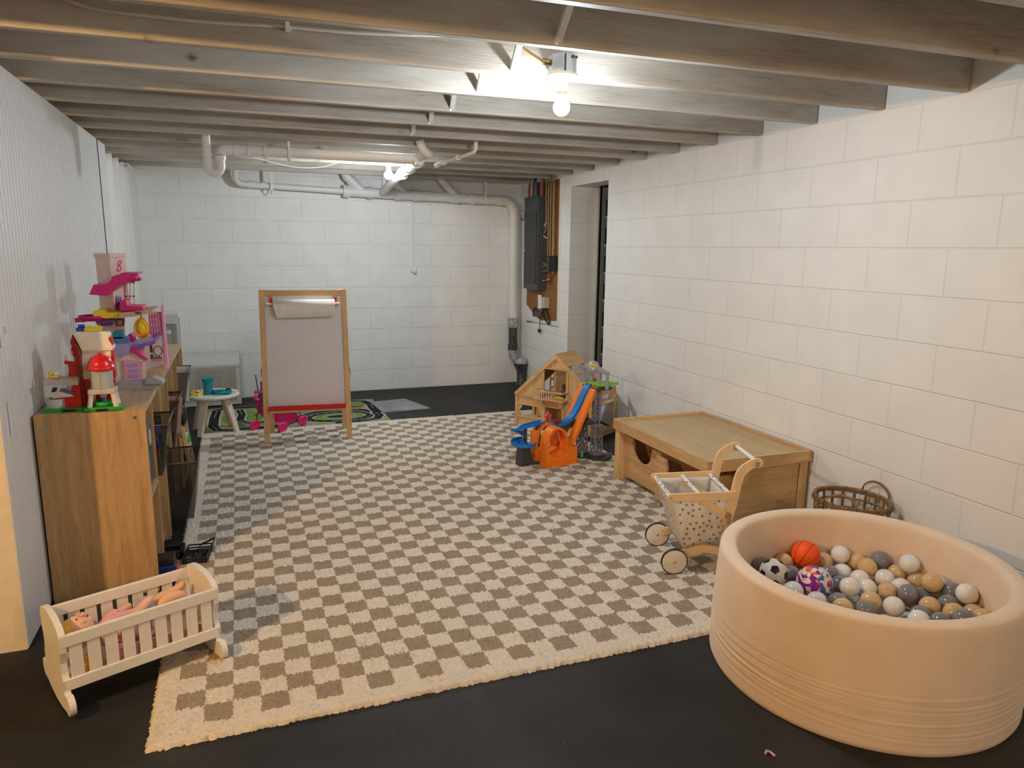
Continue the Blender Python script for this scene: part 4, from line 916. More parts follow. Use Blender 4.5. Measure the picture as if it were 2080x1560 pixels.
for z in (.012, .026): b.box(-.052, -.048, -.077, .077, z, z+.005); b.box(.048, .052, -.077, .077, z, z+.005); b.box(-.052, .052, -.079, -.075, z, z+.005); b.box(-.052, .052, .075, .079, z, z+.005)
for i in range(9):
    for x in (-.052, .048): b.box(x, x+.004, -.075+.018*i, -.070+.018*i, 0, .03)
obj('slatted_side', b, M['black'], t)
b = MB(); b.beam((.0, .05, .034), (.062, .085, .05), .004, .008); b.beam((.062, .085, .05), (.060, .0, .03), .004, .006); obj('hinged_flap', b, M['black'], t)
t = thing('toy_truck', 'dark blue toy truck with red tail light half hidden beside the storage unit', 'toy truck', (-3.14, -3.875, 0), rotz=.05)
b = MB(); b.box(-.085, .075, -.045, .045, .025, .085); obj('truck_bed', b, M['navy'], t, .010)
b = MB(); b.box(-.085, .07, -.04, .04, .086, .112); obj('cover', b, M['black'], t, .004)
b = MB(); b.box(.072, .080, -.046, -.022, .045, .078); obj('tail_light', b, M['red'], t, .003)
for x in (-.05, .045):
    for y in (-.046, .046):
        b = MB(); b.lathe([(0, -.009), (.024, -.009), (.026, 0), (.024, .009), (0, .009)], 20, (x, y, .026), axis='y'); obj('wheel', b, M['black'], t)
# ------------------------------------------------------------------ cradle with dolls
t = thing('doll_cradle', 'white wooden slatted doll cradle on curved rockers at the front left', 'cradle', (-3.140, -4.563, .003), rotz=math.atan2(.394, .919))
hl = .226
def side(s): 
    half = [(.0, .004), (.07, .0085), (.112, .0175)]
    foot = [(.142+.030*math.cos(a), .047+.030*math.sin(a)) for a in [math.radians(x) for x in range(-105, 141, 22)]]
    up = [(.113, .080), (.118, .100), (.119, .115), (.107, .135), (.103, .165), (.110, .190), (.118, .205), (.121, .255)]
    top = [(.121*math.cos(a), .255+.038*math.sin(a)) for a in [PI/2*i/8 for i in range(1, 9)]]
    return half+foot+up+top
h = side(1); poly = h + [(-y, z) for y, z in reversed(h[1:-1])]
for s in (-1, 1):
    b = MB(); b.prism(poly, 'x', s*hl-.009, s*hl+.009); obj('rocker_end', b, M['white_wood'], t, .003)
for s in (-1, 1):
    y = s*.113
    b = MB(); b.box(-hl, hl, y-.008, y+.008, .222, .258); obj('top_rail', b, M['white_wood'], t, .002)
    b = MB(); b.box(-hl, hl, y-.008, y+.008, .082, .118); obj('bottom_rail', b, M['white_wood'], t, .002)
    for i in range(9):
        x = -hl+.009+.024+(i)*(2*hl-.018-.048)/8
        b = MB(); b.box(x-.0172, x+.0172, y-.004, y+.004, .117, .223); obj('slat', b, M['white_wood'], t, .001)
b = MB(); b.box(-hl+.009, hl-.009, -.106, .106, .084, .092); obj('base_board', b, M['white_wood'], t)
# doll lying on its back in the cradle (head at the left end)
ca = math.atan2(.394, .919)
t = thing('baby_doll', 'blond baby doll in a pink striped top lying on its back in the cradle', 'doll', (-3.140, -4.563, .095), rotz=ca)
sk = [((.02, .01, .055), .030), ((-.045, .005, .060), .036), ((-.085, .0, .065), .026), ((-.108, 0, .075), .015),
      ((-.060, -.045, .074), .019), ((-.010, -.060, .108), .017), ((.035, -.030, .128), .013), ((.055, -.022, .130), .013),
      ((-.060, .045, .068), .016), ((-.02, .070, .075), .013), ((.02, .080, .085), .010),
      ((.055, -.022, .075), .024), ((.085, -.028, .115), .020), ((.125, -.030, .118), .016), ((.150, -.028, .090), .013),
      ((.055, .030, .068), .024), ((.10, .045, .095), .018), ((.145, .048, .10), .014), ((.170, .045, .118), .011)]
ed = [(0, 1), (1, 2), (2, 3), (2, 4), (4, 5), (5, 6), (6, 7), (2, 8), (8, 9), (9, 10), (0, 11), (11, 12), (12, 13), (13, 14), (0, 15), (15, 16), (16, 17), (17, 18)]
t.scale = (1.1, 1.1, 1.22); body = skin('body', sk, ed, M['skin'], t, 2)
b = MB(); hc = V((-.150, -.005, .092)); b.sphere(hc, .042, 28, 18, (1.08, .95, 1.0))
b.sphere(hc+V((.018, -.004, .044)), .0065, 12, 8); b.sphere(hc+V((.030, 0, .024)), .013, 14, 8, (1, 1.1, .8)); b.sphere(hc+V((.012, -.017, .030)), .0115, 14, 8, (1, 1, .7)); b.sphere(hc+V((.012, .017, .030)), .0115, 14, 8, (1, 1, .7))
b.sphere(hc+V((.0, -.040, .0)), .009, 12, 8, (1, .5, 1.2)); b.sphere(hc+V((.0, .040, .0)), .009, 12, 8, (1, .5, 1.2))
hd = obj('head', b, M['skin'], t)
b = MB(); b.sphere(hc+V((-.008, 0, -.004)), .043, 26, 16, (1.08, .99, 1.0)); b2 = MB()
hm = plain('doll_hair', (.85, .46, .06), .55, noise=.15, nscale=120, bump=.0008)
# keep only the back/top of skull
keepv = b.v; f2 = [f for f in b.f if sum(keepv[i][0]-hc.x for i in f)/len(f) < -.012 + .4*(hc.z+.02-sum(keepv[i][2] for i in f)/len(f))]
b.f = f2; b.mi = [0]*len(f2); b.sm = [True]*len(f2); obj('hair', b, hm, t)
b = MB()
for s in (-1, 1): b.sphere(hc+V((.000, s*.013, .0395)), .0030, 10, 6, (1, 1.4, .5))
obj('eye', b, M['navy'], hd)
b = MB(); b.sphere(hc+V((.031, 0, .036)), .004, 10, 6, (.6, 1.6, .6)); obj('mouth', b, M['hotpink'], hd)
b = MB(); b.tube([(-.104, 0, .072), (-.085, 0, .066), (-.045, .002, .060), (.015, .006, .056), (.045, .006, .06)], [.018, .036, .043, .044, .040], 24); b.tube([(-.062, -.030, .070), (-.052, -.048, .080), (-.035, -.058, .088)], [.024, .024, .021], 16); b.tube([(-.062, .030, .068), (-.048, .052, .072), (-.03, .062, .074)], [.022, .022, .020], 16)
obj('striped_top', b, M['stripe'], t)
b = MB(); n = 40; rows = []
for k, (x, R_) in enumerate(((.0, .044), (.02, .052), (.04, .064), (.052, .070))):
    for i in range(n):
        a = 2*PI*i/n; r = R_*(1+.12*math.sin(a*9)*(k/3)); rows.append((x, .005+r*math.cos(a)*.95, max(.004, .060+r*math.sin(a)*.85)))
b.add(rows, [(k*n+i, k*n+(i+1) % n, (k+1)*n+(i+1) % n, (k+1)*n+i) for k in range(3) for i in range(n)], True)
o = obj('tulle_skirt', b, M['tulle'], t); q = o.modifiers.new('s', 'SOLIDIFY'); q.thickness = .0015
b = MB(); b.tube([(.142, -.028, .097), (.152, -.028, .082), (.160, -.026, .072)], [.0155, .017, .012], 14); obj('sock', b, M['pinkcloth'], t)
t = thing('baby_doll', 'second doll dressed in pink lying low along the near slats of the cradle', 'doll', (-3.140, -4.563, .093), rotz=ca)
sk = [((.03, -.072, .022), .024), ((-.05, -.075, .024), .026), ((-.10, -.076, .026), .020), ((.09, -.074, .020), .018), ((.15, -.072, .020), .015), ((.195, -.070, .026), .013), ((.085, -.050, .022), .016), ((.14, -.046, .022), .014), ((-.06, -.050, .040), .012), ((-.02, -.040, .030), .010)]
skin('body', sk, [(0, 1), (1, 2), (0, 3), (3, 4), (4, 5), (0, 6), (6, 7), (1, 8), (8, 9)], M['pinkcloth'], t, 2)
b = MB(); b.sphere((-.142, -.072, .032), .030, 20, 12); o2 = obj('head', b, M['skin'], t)
b = MB(); b.sphere((-.150, -.072, .028), .0305, 20, 12); obj('hair', b, hm, t)
# ------------------------------------------------------------------ wooden dollhouse
t = thing('wooden_dollhouse', 'open wooden dollhouse with balcony and pitched roof against the right wall', 'dollhouse', (-.73, -1.81, RZ), rotz=math.atan2(-.828, .5606))
W_, D_, HW, PX, PZ = .747, .26, .268, .37, .600
def wp(name, polys, m='pine', bev=.0015, parent=None):
    b = MB()
    for poly, y0, y1 in polys: b.prism(poly, 'y', y0, y1)
    return obj(name, b, M[m] if isinstance(m, str) else m, parent or t, bev)
sl = (PZ-HW)/PX
wp('rafter', [([(-.012, HW-.012), (PX, PZ-.004), (PX, PZ-.035), (.006, HW-.035)], -.014, .004)], 'pinex')
sr = (PZ-.282)/(W_-PX)
wp('rafter', [([(PX, PZ-.004), (W_+.012, .27), (W_-.006, .25), (PX, PZ-.035)], -.014, .004)], 'pinex')
wp('rafter', [([(PX, PZ-.004), (W_+.012, .27), (W_-.006, .25), (PX, PZ-.035)], D_-.016, D_)], 'pinex')
wp('rafter', [([(-.012, HW-.012), (PX, PZ-.004), (PX, PZ-.035), (.006, HW-.035)], D_-.016, D_)], 'pinex')
wp('roof_panel', [([(-.014, HW-.010), (-.010, HW-.016+.010), (PX, PZ+.003), (PX, PZ-.006)], -.01, D_)], 'piney')
wp('roof_panel', [([(PX, PZ-.004), (PX, PZ+.004), (PX+.105, PZ+.004-.105*.85), (PX+.10, PZ-.006-.10*.85)], -.01, D_)], 'piney')
wp('gable_panel', [([(PX-.125, .485), (PX+.10, .485), (PX+.095, .505), (PX, PZ-.03), (PX-.11, .50)], -.002, .004)], 'pine')
wp('cross_rail', [([(PX-.13, .478), (PX+.115, .478), (PX+.105, .492), (PX-.12, .492)], -.012, .006)], 'pinex')
wp('wall_panel', [([(.02, HW-.02), (.245, HW-.02), (.245, .475), (.235, .46)], -.002, .004)], 'pine')
wp('wall_panel', [([(.475, HW-.02), (W_-.02, HW-.03), (.53, .44), (.475, .485)], -.002, .004)], 'pine')
wp('window_post', [([(.240, .25), (.262, .25), (.262, .485), (.240, .485)], -.008, .008)], 'pine')
wp('window_post', [([(.462, .25), (.480, .25), (.480, .485), (.462, .485)], -.008, .008)], 'pine')
wp('floor_rail', [([(0, .238), (W_, .238), (W_, .254), (0, .254)], -.010, .006)], 'pinex')
wp('front_panel', [([(.018, .180), (W_-.02, .180), (W_-.02, .238), (.018, .238)], -.002, .004)], 'pinex')
wp('window_rail', [([(.018, .168), (.26, .168), (.26, .182), (.018, .182)], -.010, .006)], 'pinex')
wp('corner_post', [([(-.003, .0), (.018, .0), (.018, .262), (-.003, .262)], -.010, .012)], 'pine')
wp('corner_post', [([(W_-.018, .0), (W_+.003, .0), (W_+.003, .262), (W_-.018, .262)], -.010, .012)], 'pine')
wp('corner_post', [([(W_-.018, .0), (W_+.003, .0), (W_+.003, .345), (W_-.018, .345)], D_-.020, D_)], 'pine')
wp('corner_post', [([(-.003, .0), (.018, .0), (.018, .262), (-.003, .262)], D_-.020, D_)], 'pine')
wp('middle_post', [([(.250, .0), (.275, .0), (.275, .24), (.250, .24)], -.008, .008)], 'pine')
wp('middle_post', [([(.428, .0), (.450, .0), (.450, .24), (.428, .24)], -.008, .008)], 'pine')
wp('door_header', [([(.275, .178), (.428, .178), (.428, .19), (.275, .19)], -.006, .006)], 'pinex')
cur = [(.018, .168), (.058, .168), (.058, .150), (.048, .138), (.038, .125), (.030, .105), (.028, .085), (.018, .085)]
wp('scalloped_curtain', [(cur, -.004, .003)], 'pine'); wp('scalloped_curtain', [([(.268-x, z) for x, z in cur], -.004, .003)], 'pine')
wp('sill_rail', [([(.0, .068), (.26, .068), (.26, .086), (.0, .086)], -.010, .006)], 'pinex')
wp('base_panel', [([(.0, .0), (.26, .0), (.26, .068), (.0, .068)], -.004, .004)], 'pinex')
wp('base_panel', [([(.44, .0), (W_, .0), (W_, .178), (.44, .178)], -.002, .004)], 'pinex')
wp('base_floor', [([(0, .020), (W_, .020), (W_, .034), (0, .034)], 0, D_)], 'pinex')
wp('upper_floor', [([(0, .240), (W_, .240), (W_, .252), (0, .252)], 0, D_)], 'pinex')
wp('back_panel', [([(.02, .034), (.44, .034), (.44, .24), (.02, .24)], D_-.006, D_)], 'piney')
wp('inner_wall', [([(.34, .252), (.352, .252), (.352, .52), (.34, .52)], .02, D_-.0)], 'piney')
b = MB(); b.box(W_-.012, W_, .0, D_, .315, .345+.02); b.box(W_-.012, W_, .0, D_, .0, .055); obj('side_rail', b, M['piney'], t, .0015)
b = MB(); b.box(PX+.14, PX+.16, .0, D_, PZ-.155, PZ-.13); b.box(.56, .575, .02, .035, .25, .42); obj('purlin', b, M['piney'], t, .0015)
b = MB(); b.box(.215, .485, -.085, 0, .246, .262); bal = obj('balcony_floor', b, M['pinex'], t, .002)
b = MB(); b.box(.215, .485, -.088, -.074, .310, .322); b.box(.215, .229, -.085, 0, .310, .322); b.box(.471, .485, -.085, 0, .310, .322); b.box(.385, .395, -.086, -.078, .262, .31); obj('balcony_rail', b, M['pine'], t, .002)
b = MB()
for i in range(8): b.cyl((.228+.021*i, -.080, .26), (.228+.021*i, -.080, .312), .0028, n=8)
obj('balusters', b, M['wheelwhite'], t)
for x in (.262, .44):
    wp('bracket', [([(x-.012, .20), (x+.012, .20), (x+.016, .246), (x-.016, .246)], -.05, -.004)], 'pine')
b = MB(); b.box(-.06, .06, -.04, .04, 0, .012); b.box(-.055, .055, -.03, .03, .05, .062)
for x in (-.05, .05):
    for y in (-.03, .03): b.box(x-.005, x+.005, y-.005, y+.005, 0, .15)
b.box(-.055, .055, -.035, .035, .12, .13); hz = math.atan2(-.828, .5606)
def inh(x, y, z): 
    c_, s_ = math.cos(hz), math.sin(hz); return (-.73+c_*x-s_*y, -1.81+s_*x+c_*y, RZ+z)
single('dollhouse_bunk_bed', 'tiny wooden bunk bed on the upper floor of the wooden dollhouse', 'toy furniture', b, M['pine'], inh(.30, .14, .2525), hz, bev=.001)
b = MB(); b.sphere((0, 0, .012), .016, sc=(1.2, .8, .7)); b.sphere((.025, 0, .022), .011, 14, 10); b.sphere((-.018, 0, .02), .010, 12, 8, (2, .7, .5))
single('toy_figure', 'small red toy figure on the dollhouse balcony', 'toy figure', b, M['red'], inh(.285, -.045, .2625), hz)
b = MB(); b.lathe([(0, 0), (.022, 0), (.016, .05), (.012, .075), (0, .08)], 16); b.sphere((0, 0, .095), .016, 14, 10); b.tube([(0, 0, .05), (.03, 0, .11), (.05, .0, .15)], .007, 8)
single('toy_figure', 'dark brown plush figure standing inside the dollhouse upstairs window', 'toy figure', b, M['brown'], inh(.40, .06, .2525), hz)
b = MB(); b.sphere((0, 0, .012), .012, sc=(2.2, 1, 1)); b.sphere((.028, 0, .014), .010, 12, 8); b.sphere((-.02, 0, .016), .009, 12, 8)
single('toy_banana', 'small yellow toy lying at the right end of the dollhouse balcony', 'toy', b, M['yellow'], inh(.43, -.055, .2625), hz)
# ------------------------------------------------------------------ track set
P0 = V((-.973, -2.99, RZ)); rz = math.atan2(.17, .985)
t = thing('race_track_tower', 'orange and blue toy car race track with double loop and grey tower on the rug', 'toy race track', P0, rotz=rz)
def loopbase(y0, y1, lbl):
    # solid side walls with scooped circle, then arch
    b = MB(); c_ = (.083, .145); R_ = .083
    poly = [(-.004, 0), (.003, .142)] + [(c_[0]+(R_-.004)*math.cos(a), c_[1]+(R_-.004)*math.sin(a)) for a in [math.radians(x) for x in range(181, 300, 9)]] + [(.150, .085), (.175, .125), (.232, .118), (.240, .0)]
    b.prism(poly, 'y', y0, y0+.004); b.prism(poly, 'y', y1-.004, y1); b.box(-.004, .003, y0, y1, 0, .142); b.box(.232, .240, y0, y1, 0, .118)
    return b
LW = .078
for y0, nm in ((.0, 'front'), (.118, 'rear')):
    sh = 0 if nm == 'front' else -.0
    b = loopbase(y0, y0+LW, nm); obj('loop_base', b, M['orange'], t, .001)
    ym = y0+LW/2
    # loop arch: outward channel, from left seam over the top to right, then down
    pts = [(.083+.083*math.cos(a), ym+.0, .145+.112*math.sin(a)) for a in [math.radians(x) for x in range(184, -30, -8)]]
    b = MB(); b.channel(pts, (0, 1, 0), LW, .012, .004); obj('loop_arch', b, M['orange'], t)
    pts = [(.083+.080*math.cos(a), ym, .135+.095*math.sin(a)) for a in [math.radians(x) for x in range(180, 310, 8)]]
    pts += [(.165, ym, .088), (.198, ym, .128)]
    b = MB(); b.channel(pts, (0, 1, 0), LW-.008, .012, .0035); obj('loop_bottom', b, M['orange'], t)
    top = smoothpath([(.198, ym, .128), (.26, ym+.012, .225), (.33, ym+.02, .35), (.385, ym+.028, .445), (.408, ym+.030, .478), (.440, ym+.032, .488)], 5)
    b = MB(); b.channel(top, (0, 1, 0), .062, .017, .003); obj('orange_chute', b, M['orange'], t)
# second lane offset is through the blue centre lane
top = smoothpath([(.425, .13, .492), (.395, .13, .482), (.355, .128, .42), (.30, .125, .33), (.245, .125, .275), (.17, .13, .252), (.10, .15, .252), (.05, .17, .262)], 5)
b = MB(); b.channel(top, (0, -1, 0), .055, .018, .003); obj('blue_chute', b, M['trackblue'], t)
ptsS = smoothpath([(.07, .160, .262), (.0, .152, .258), (-.08, .145, .250)], 4) + [(-.085+.042*math.cos(a), .187+.042*math.sin(a), .250-.07*(270-math.degrees(a))/250) for a in [math.radians(x) for x in range(262, 10, -12)]]
lat = []
for i in range(len(ptsS)):
    T = V(ptsS[min(i+1, len(ptsS)-1)])-V(ptsS[max(i-1, 0)]); lat.append((T.y, -T.x, 0))
b = MB(); b.channel(ptsS, lat, .050, .015, .003); obj('blue_spiral', b, M['trackblue'], t)
ptsS = [(-.085+.058*math.cos(a), .15+.055*math.sin(a), .150-.02*(math.degrees(a)-60)/290) for a in [math.radians(x) for x in range(60, 350, 12)]]
lat = []
for i in range(len(ptsS)):
    T = V(ptsS[min(i+1, len(ptsS)-1)])-V(ptsS[max(i-1, 0)]); lat.append((T.y, -T.x, 0))
b = MB(); b.channel(ptsS, lat, .052, .018, .003); b.lathe([(0, .118), (.05, .118), (.062, .135), (.058, .135), (.048, .123), (0, .123)], 28, (-.085, .15, 0)); obj('blue_landing', b, M['trackblue'], t)
b = MB(); b.box(-.075, -.055, .15, .17, .13, .25); b.box(.015, .045, .14, .17, .10, .25); b.prism([(-.125, 0), (-.045, 0), (-.055, .118), (-.115, .118)], 'y', .11, .18); b.box(-.045, .12, .10, .2, .0, .02); b.box(-.11, .02, .18, .2, .02, .05); obj('black_support', b, M['darkgrey'], t, .003)
b = MB(); b.prism([(.06, .215), (.20, .205), (.36, .235), (.36, .25), (.26, .262), (.18, .246), (.06, .246)], 'y', .105, .165); b.box(.33, .44, .04, .17, .235, .255); obj('grey_deck', b, M['darkgrey'], t, .003)
b = MB(); 
for k in range(13):
    a = PI*k/12
    pass
b.tube([(.11+.026*math.cos(a), .165+.008*math.cos(a), .255+.062*math.sin(a)) for a in [PI*k/14 for k in range(15)]], .0065, 8)
for k in (3, 7, 11): b.sphere((.11+.032*math.cos(PI*k/14), .165, .255+.070*math.sin(PI*k/14)), .006, 10, 6)
obj('flame_arch', b, plain('coral_plastic', (.85, .10, .05), .35), t)
b = MB(); b.obox((.165, .125, .262), (.055, .030, .014)); b.obox((.16, .125, .272), (.028, .024, .010)); single('toy_car', 'dark red toy car parked on the blue track', 'toy car', b, M['darkred'], (0, 0, 0), bev=.003)
tc_ = [o for o in C.objects if o.name.startswith('toy_car') and o.get('label', '').startswith('dark red')][0]
tc_.location = P0; tc_.rotation_euler = (0, 0, rz)
# towers
def truss(x0, x1, y0, y1, z0, z1, n, tap=0.0):
    b = MB()
    for fx0, fx1, yy in ((x0, x1, y0), (x0, x1, y1)):
        w = .008
        b.beam((fx0-tap, yy, z0), (fx0, yy, z1), w, w); b.beam((fx1+tap, yy, z0), (fx1, yy, z1), w, w)
        for k in range(n):
            a = z0+(z1-z0)*k/n; c_ = z0+(z1-z0)*(k+1)/n; ta = tap*(1-k/n); tb = tap*(1-(k+1)/n)
            b.beam((fx0-ta, yy, a), (fx1+tb, yy, c_), .005, .005); b.beam((fx1+ta, yy, a), (fx0-tb, yy, c_), .005, .005); b.box(fx0, fx1, yy-.003, yy+.003, c_-.004, c_+.002)
    for xx in (x0, x1):
        for k in range(n):
            a = z0+(z1-z0)*k/n; c_ = z0+(z1-z0)*(k+1)/n
            b.beam((xx, y0, a), (xx, y1, c_), .005, .005); b.beam((xx, y1, a), (xx, y0, c_), .005, .005)
    return b
TX = .385
obj('truss_tower', truss(.385, .435, -.0, .045, .055, .225, 3, .006), M['towergrey'], t)
obj('truss_tower', truss(.345, .385, .10, .145, .055, .235, 4, .010), M['towergrey'], t)
obj('truss_tower', truss(.40, .432, .03, .06, .25, .455, 4, .0), M['towergrey'], t)
obj('truss_tower', truss(.39, .42, .14, .17, .25, .455, 4, .0), M['towergrey'], t)
for bb in ((.375, .445, -.01, .055, .225, .24), (.428, .446, .028, .062, .25, .47), (.38, .44, -.005, .05, .03, .056), (.335, .395, .09, .155, .03, .056)):
    b = MB(); b.box(*bb); obj('tower_block', b, M['towergrey'], t, .002)
b = MB(); b.prism([(.26, .11), (.36, .06), (.37, -.01), (.43, -.06), (.50, -.03), (.555, .03), (.50, .07), (.47, .10), (.42, .17), (.30, .19)], 'z', .0, .022); b.box(.37, .46, -.02, .06, .02, .034); b.box(.33, .40, .08, .165, .02, .034); obj('tower_base', b, M['darkgrey'], t, .004)
b = MB(); b.box(.40, .50, -.0, .19, .470, .482); b.box(.44, .505, -.005, .05, .474, .49); obj('top_deck', b, M['darkgrey'], t, .002)
b = MB()
for y in (-.025, .06, .145, .225): b.box(.436, .456, y-.008, y+.008, .48, .590)
b.beam((.445, -.035, .585), (.445, .06, .606), .028, .020, (1, 0, 0)); b.beam((.445, .235, .60), (.445, .06, .606), .028, .020, (1, 0, 0)); b.beam((.43, .235, .60), (.40, .25, .60), .02, .02, (1, 0, 0)); obj('start_gate', b, plain('gate_grey', (.33, .33, .38), .4), t, .003)
b = MB(); b.T = Mx.Translation((.43, .11, .610)) @ Mx.Rotation(math.radians(-60), 4, 'Z') @ Mx.Rotation(math.radians(-10), 4, 'X')
b.lathe([(0, -.003), (.045, -.003), (.045, .003), (0, .003)], 30, axis='y'); b.v = [(p[0], p[1], p[2]) for p in b.v]; sg = obj('gate_sign', b, plain('sign_grey', (.36, .36, .42), .4), t)
b = MB(); b.T = Mx.Translation((.43, .11, .610)) @ Mx.Rotation(math.radians(-60), 4, 'Z') @ Mx.Rotation(math.radians(-10), 4, 'X')
fl = [(-.026, .004), (-.018, .016), (-.010, .012), (-.004, .021), (.004, .014), (.012, .020), (.016, .012), (.026, .014), (.020, .002), (.026, -.004), (.012, -.006), (.004, -.002), (-.006, -.009), (-.014, -.003), (-.022, -.006)]
b.prism(fl, 'y', -.0048, -.003); b.m = 1; b.prism([(-.010, -.004), (.0, -.007), (.012, -.010), (.004, -.018), (-.006, -.014)], 'y', -.0048, -.003); b.m = 2
for i in range(4): b.box(-.012+.007*i, -.009+.007*i, -.0058, -.0048, .001, .010)
obj('flame_emblem', b, [M['yellow'], M['white'], M['black']], sg)
b = MB(); b.box(.44, .455, .085, .10, .545, .58); obj('pink_tab', b, M['pink'], t, .002)
b = MB()
for i in range(4): b.tube([(.40-.0*i, .03+.04*i, .50), (.50, .03+.04*i, .498), (.60, .06+.02*i, .495)], .006, 8)
b.box(.42, .52, .02, .17, .492, .503); b.sphere((.605, .07, .495), .012, 12, 8); obj('green_launcher', b, M['lime'], t)
b = MB(); b.box(.305, .318, .04, .055, .02, .06); obj('green_peg', b, M['lime'], t, .002)
# ------------------------------------------------------------------ play table
TX0, TX1, TY0, TY1, TT = -.660, -.012, -4.232, -3.272, .390
t = thing('play_table', 'low wooden train table with raised rim against the right wall', 'table', (0, 0, 0))
b = MB(); b.box(TX0+.02, TX1-.02, TY0+.02, TY1-.02, TT-.030, TT-.016); obj('tabletop', b, M['ply'], t)
b = MB(); b.box(TX0, TX0+.02, TY0, TY1, TT-.062, TT); obj('rim_board', b, M['piney'], t, .002)
b = MB(); b.box(TX1-.02, TX1, TY0, TY1, TT-.062, TT); obj('rim_board', b, M['piney'], t, .002)
b = MB(); b.box(TX0+.02, TX1-.02, TY0, TY0+.02, TT-.062, TT); obj('rim_board', b, M['pinex'], t, .002)
b = MB(); b.box(TX0+.02, TX1-.02, TY1-.02, TY1, TT-.062, TT); obj('rim_board', b, M['pinex'], t, .002)
for x0 in (TX0+.012, TX1-.062):
    for y0 in (TY0+.012, TY1-.062):
        b = MB(); b.box(x0, x0+.05, y0, y0+.05, 0.016 if x0 < -.42 else 0, TT-.062)
        obj('leg', b, M['pine'], t, .002)
def drawer(y0, y1, x0, lab):
    t = thing('rolling_drawer', lab, 'drawer', (x0, y0, 0))
    L_ = y1-y0; z0, z1 = .045, .292
    cut = [(L_*.22, z1), (L_*.26, z1-.045)] + [(L_*.5-.5*L_*.5*math.cos(a), z1-.045-.075*math.sin(a)) for a in [PI*i/10 for i in range(1, 10)]] + [(L_*.74, z1-.045), (L_*.78, z1)]
    b = MB(); b.prism([(0, z0), (L_, z0), (L_, z1)] + list(reversed(cut)) + [(0, z1)], 'x', 0, .014)
    obj('front_panel', b, M['piney'], t, .0015)
    b = MB(); b.box(.014, .48, 0, .012, z0, z1-.01); b.box(.014, .48, L_-.012, L_, z0, z1-.01); b.box(.468, .48, .012, L_-.012, z0, z1-.01); obj('box_sides', b, M['pinex'], t, .001)
    b = MB(); b.box(.014, .468, .012, L_-.012, z0+.01, z0+.02); obj('drawer_bottom', b, M['pinex'], t)
    for x in (.05, .42):
        for y in (.05, L_-.05):
            b = MB(); b.cyl((x, y-.01, .024), (x, y+.01, .024), .022 if x > .1 else .016, n=16); obj('caster', b, M['black'], t, loc=(0, 0, .002 if x > .1 else .012))
drawer(-3.735, -3.335, -.607, 'left rolling drawer with scooped front under the train table')
drawer(-4.165, -3.765, -.655, 'right rolling drawer pulled slightly out with scooped front under the train table')
b = MB(); b.box(-.47, -.08, -4.214, -4.206, .05, .325); single('end_panel', 'wooden end panel standing under the near side of the train table', 'panel', b, M['pinex'], bev=.0015)
b = MB(); b.box(-.006, 0, -3.275+.03, -3.215, .42, .455); single('wall_patch', 'small white bracket on the right wall just above the train table', 'bracket', b, M['white'], bev=.002)
# ------------------------------------------------------------------ shopping cart
hz = math.atan2(-.31, .95)
t = thing('toy_shopping_cart', 'wooden toy shopping cart with star print fabric basket on the rug', 'toy cart', (-1.02, -4.555, RZ), rotz=hz)
CW = .262
def rr2(p, q, w): # rounded bar polygon in xz
    p, q = V(p), V(q); d = (q-p).normalized(); n = V((-d.y, d.x)); out = []
    a0 = math.atan2(n.y, n.x)
    for i in range(9): a = a0+PI*i/8; out.append((p.x+w/2*math.cos(a), p.y+w/2*math.sin(a)))
    for i in range(9): a = a0+PI+PI*i/8; out.append((q.x+w/2*math.cos(a), q.y+w/2*math.sin(a)))
    return out
def strip(path, ws):
    P = [V(p) for p in path]; l = []; r = []
    for i, p in enumerate(P):
        T = (P[min(i+1, len(P)-1)]-P[max(i-1, 0)]).normalized(); n = V((-T.y, T.x))
        l.append(tuple(p+n*ws[i]/2)); r.append(tuple(p-n*ws[i]/2))
    return l+list(reversed(r))
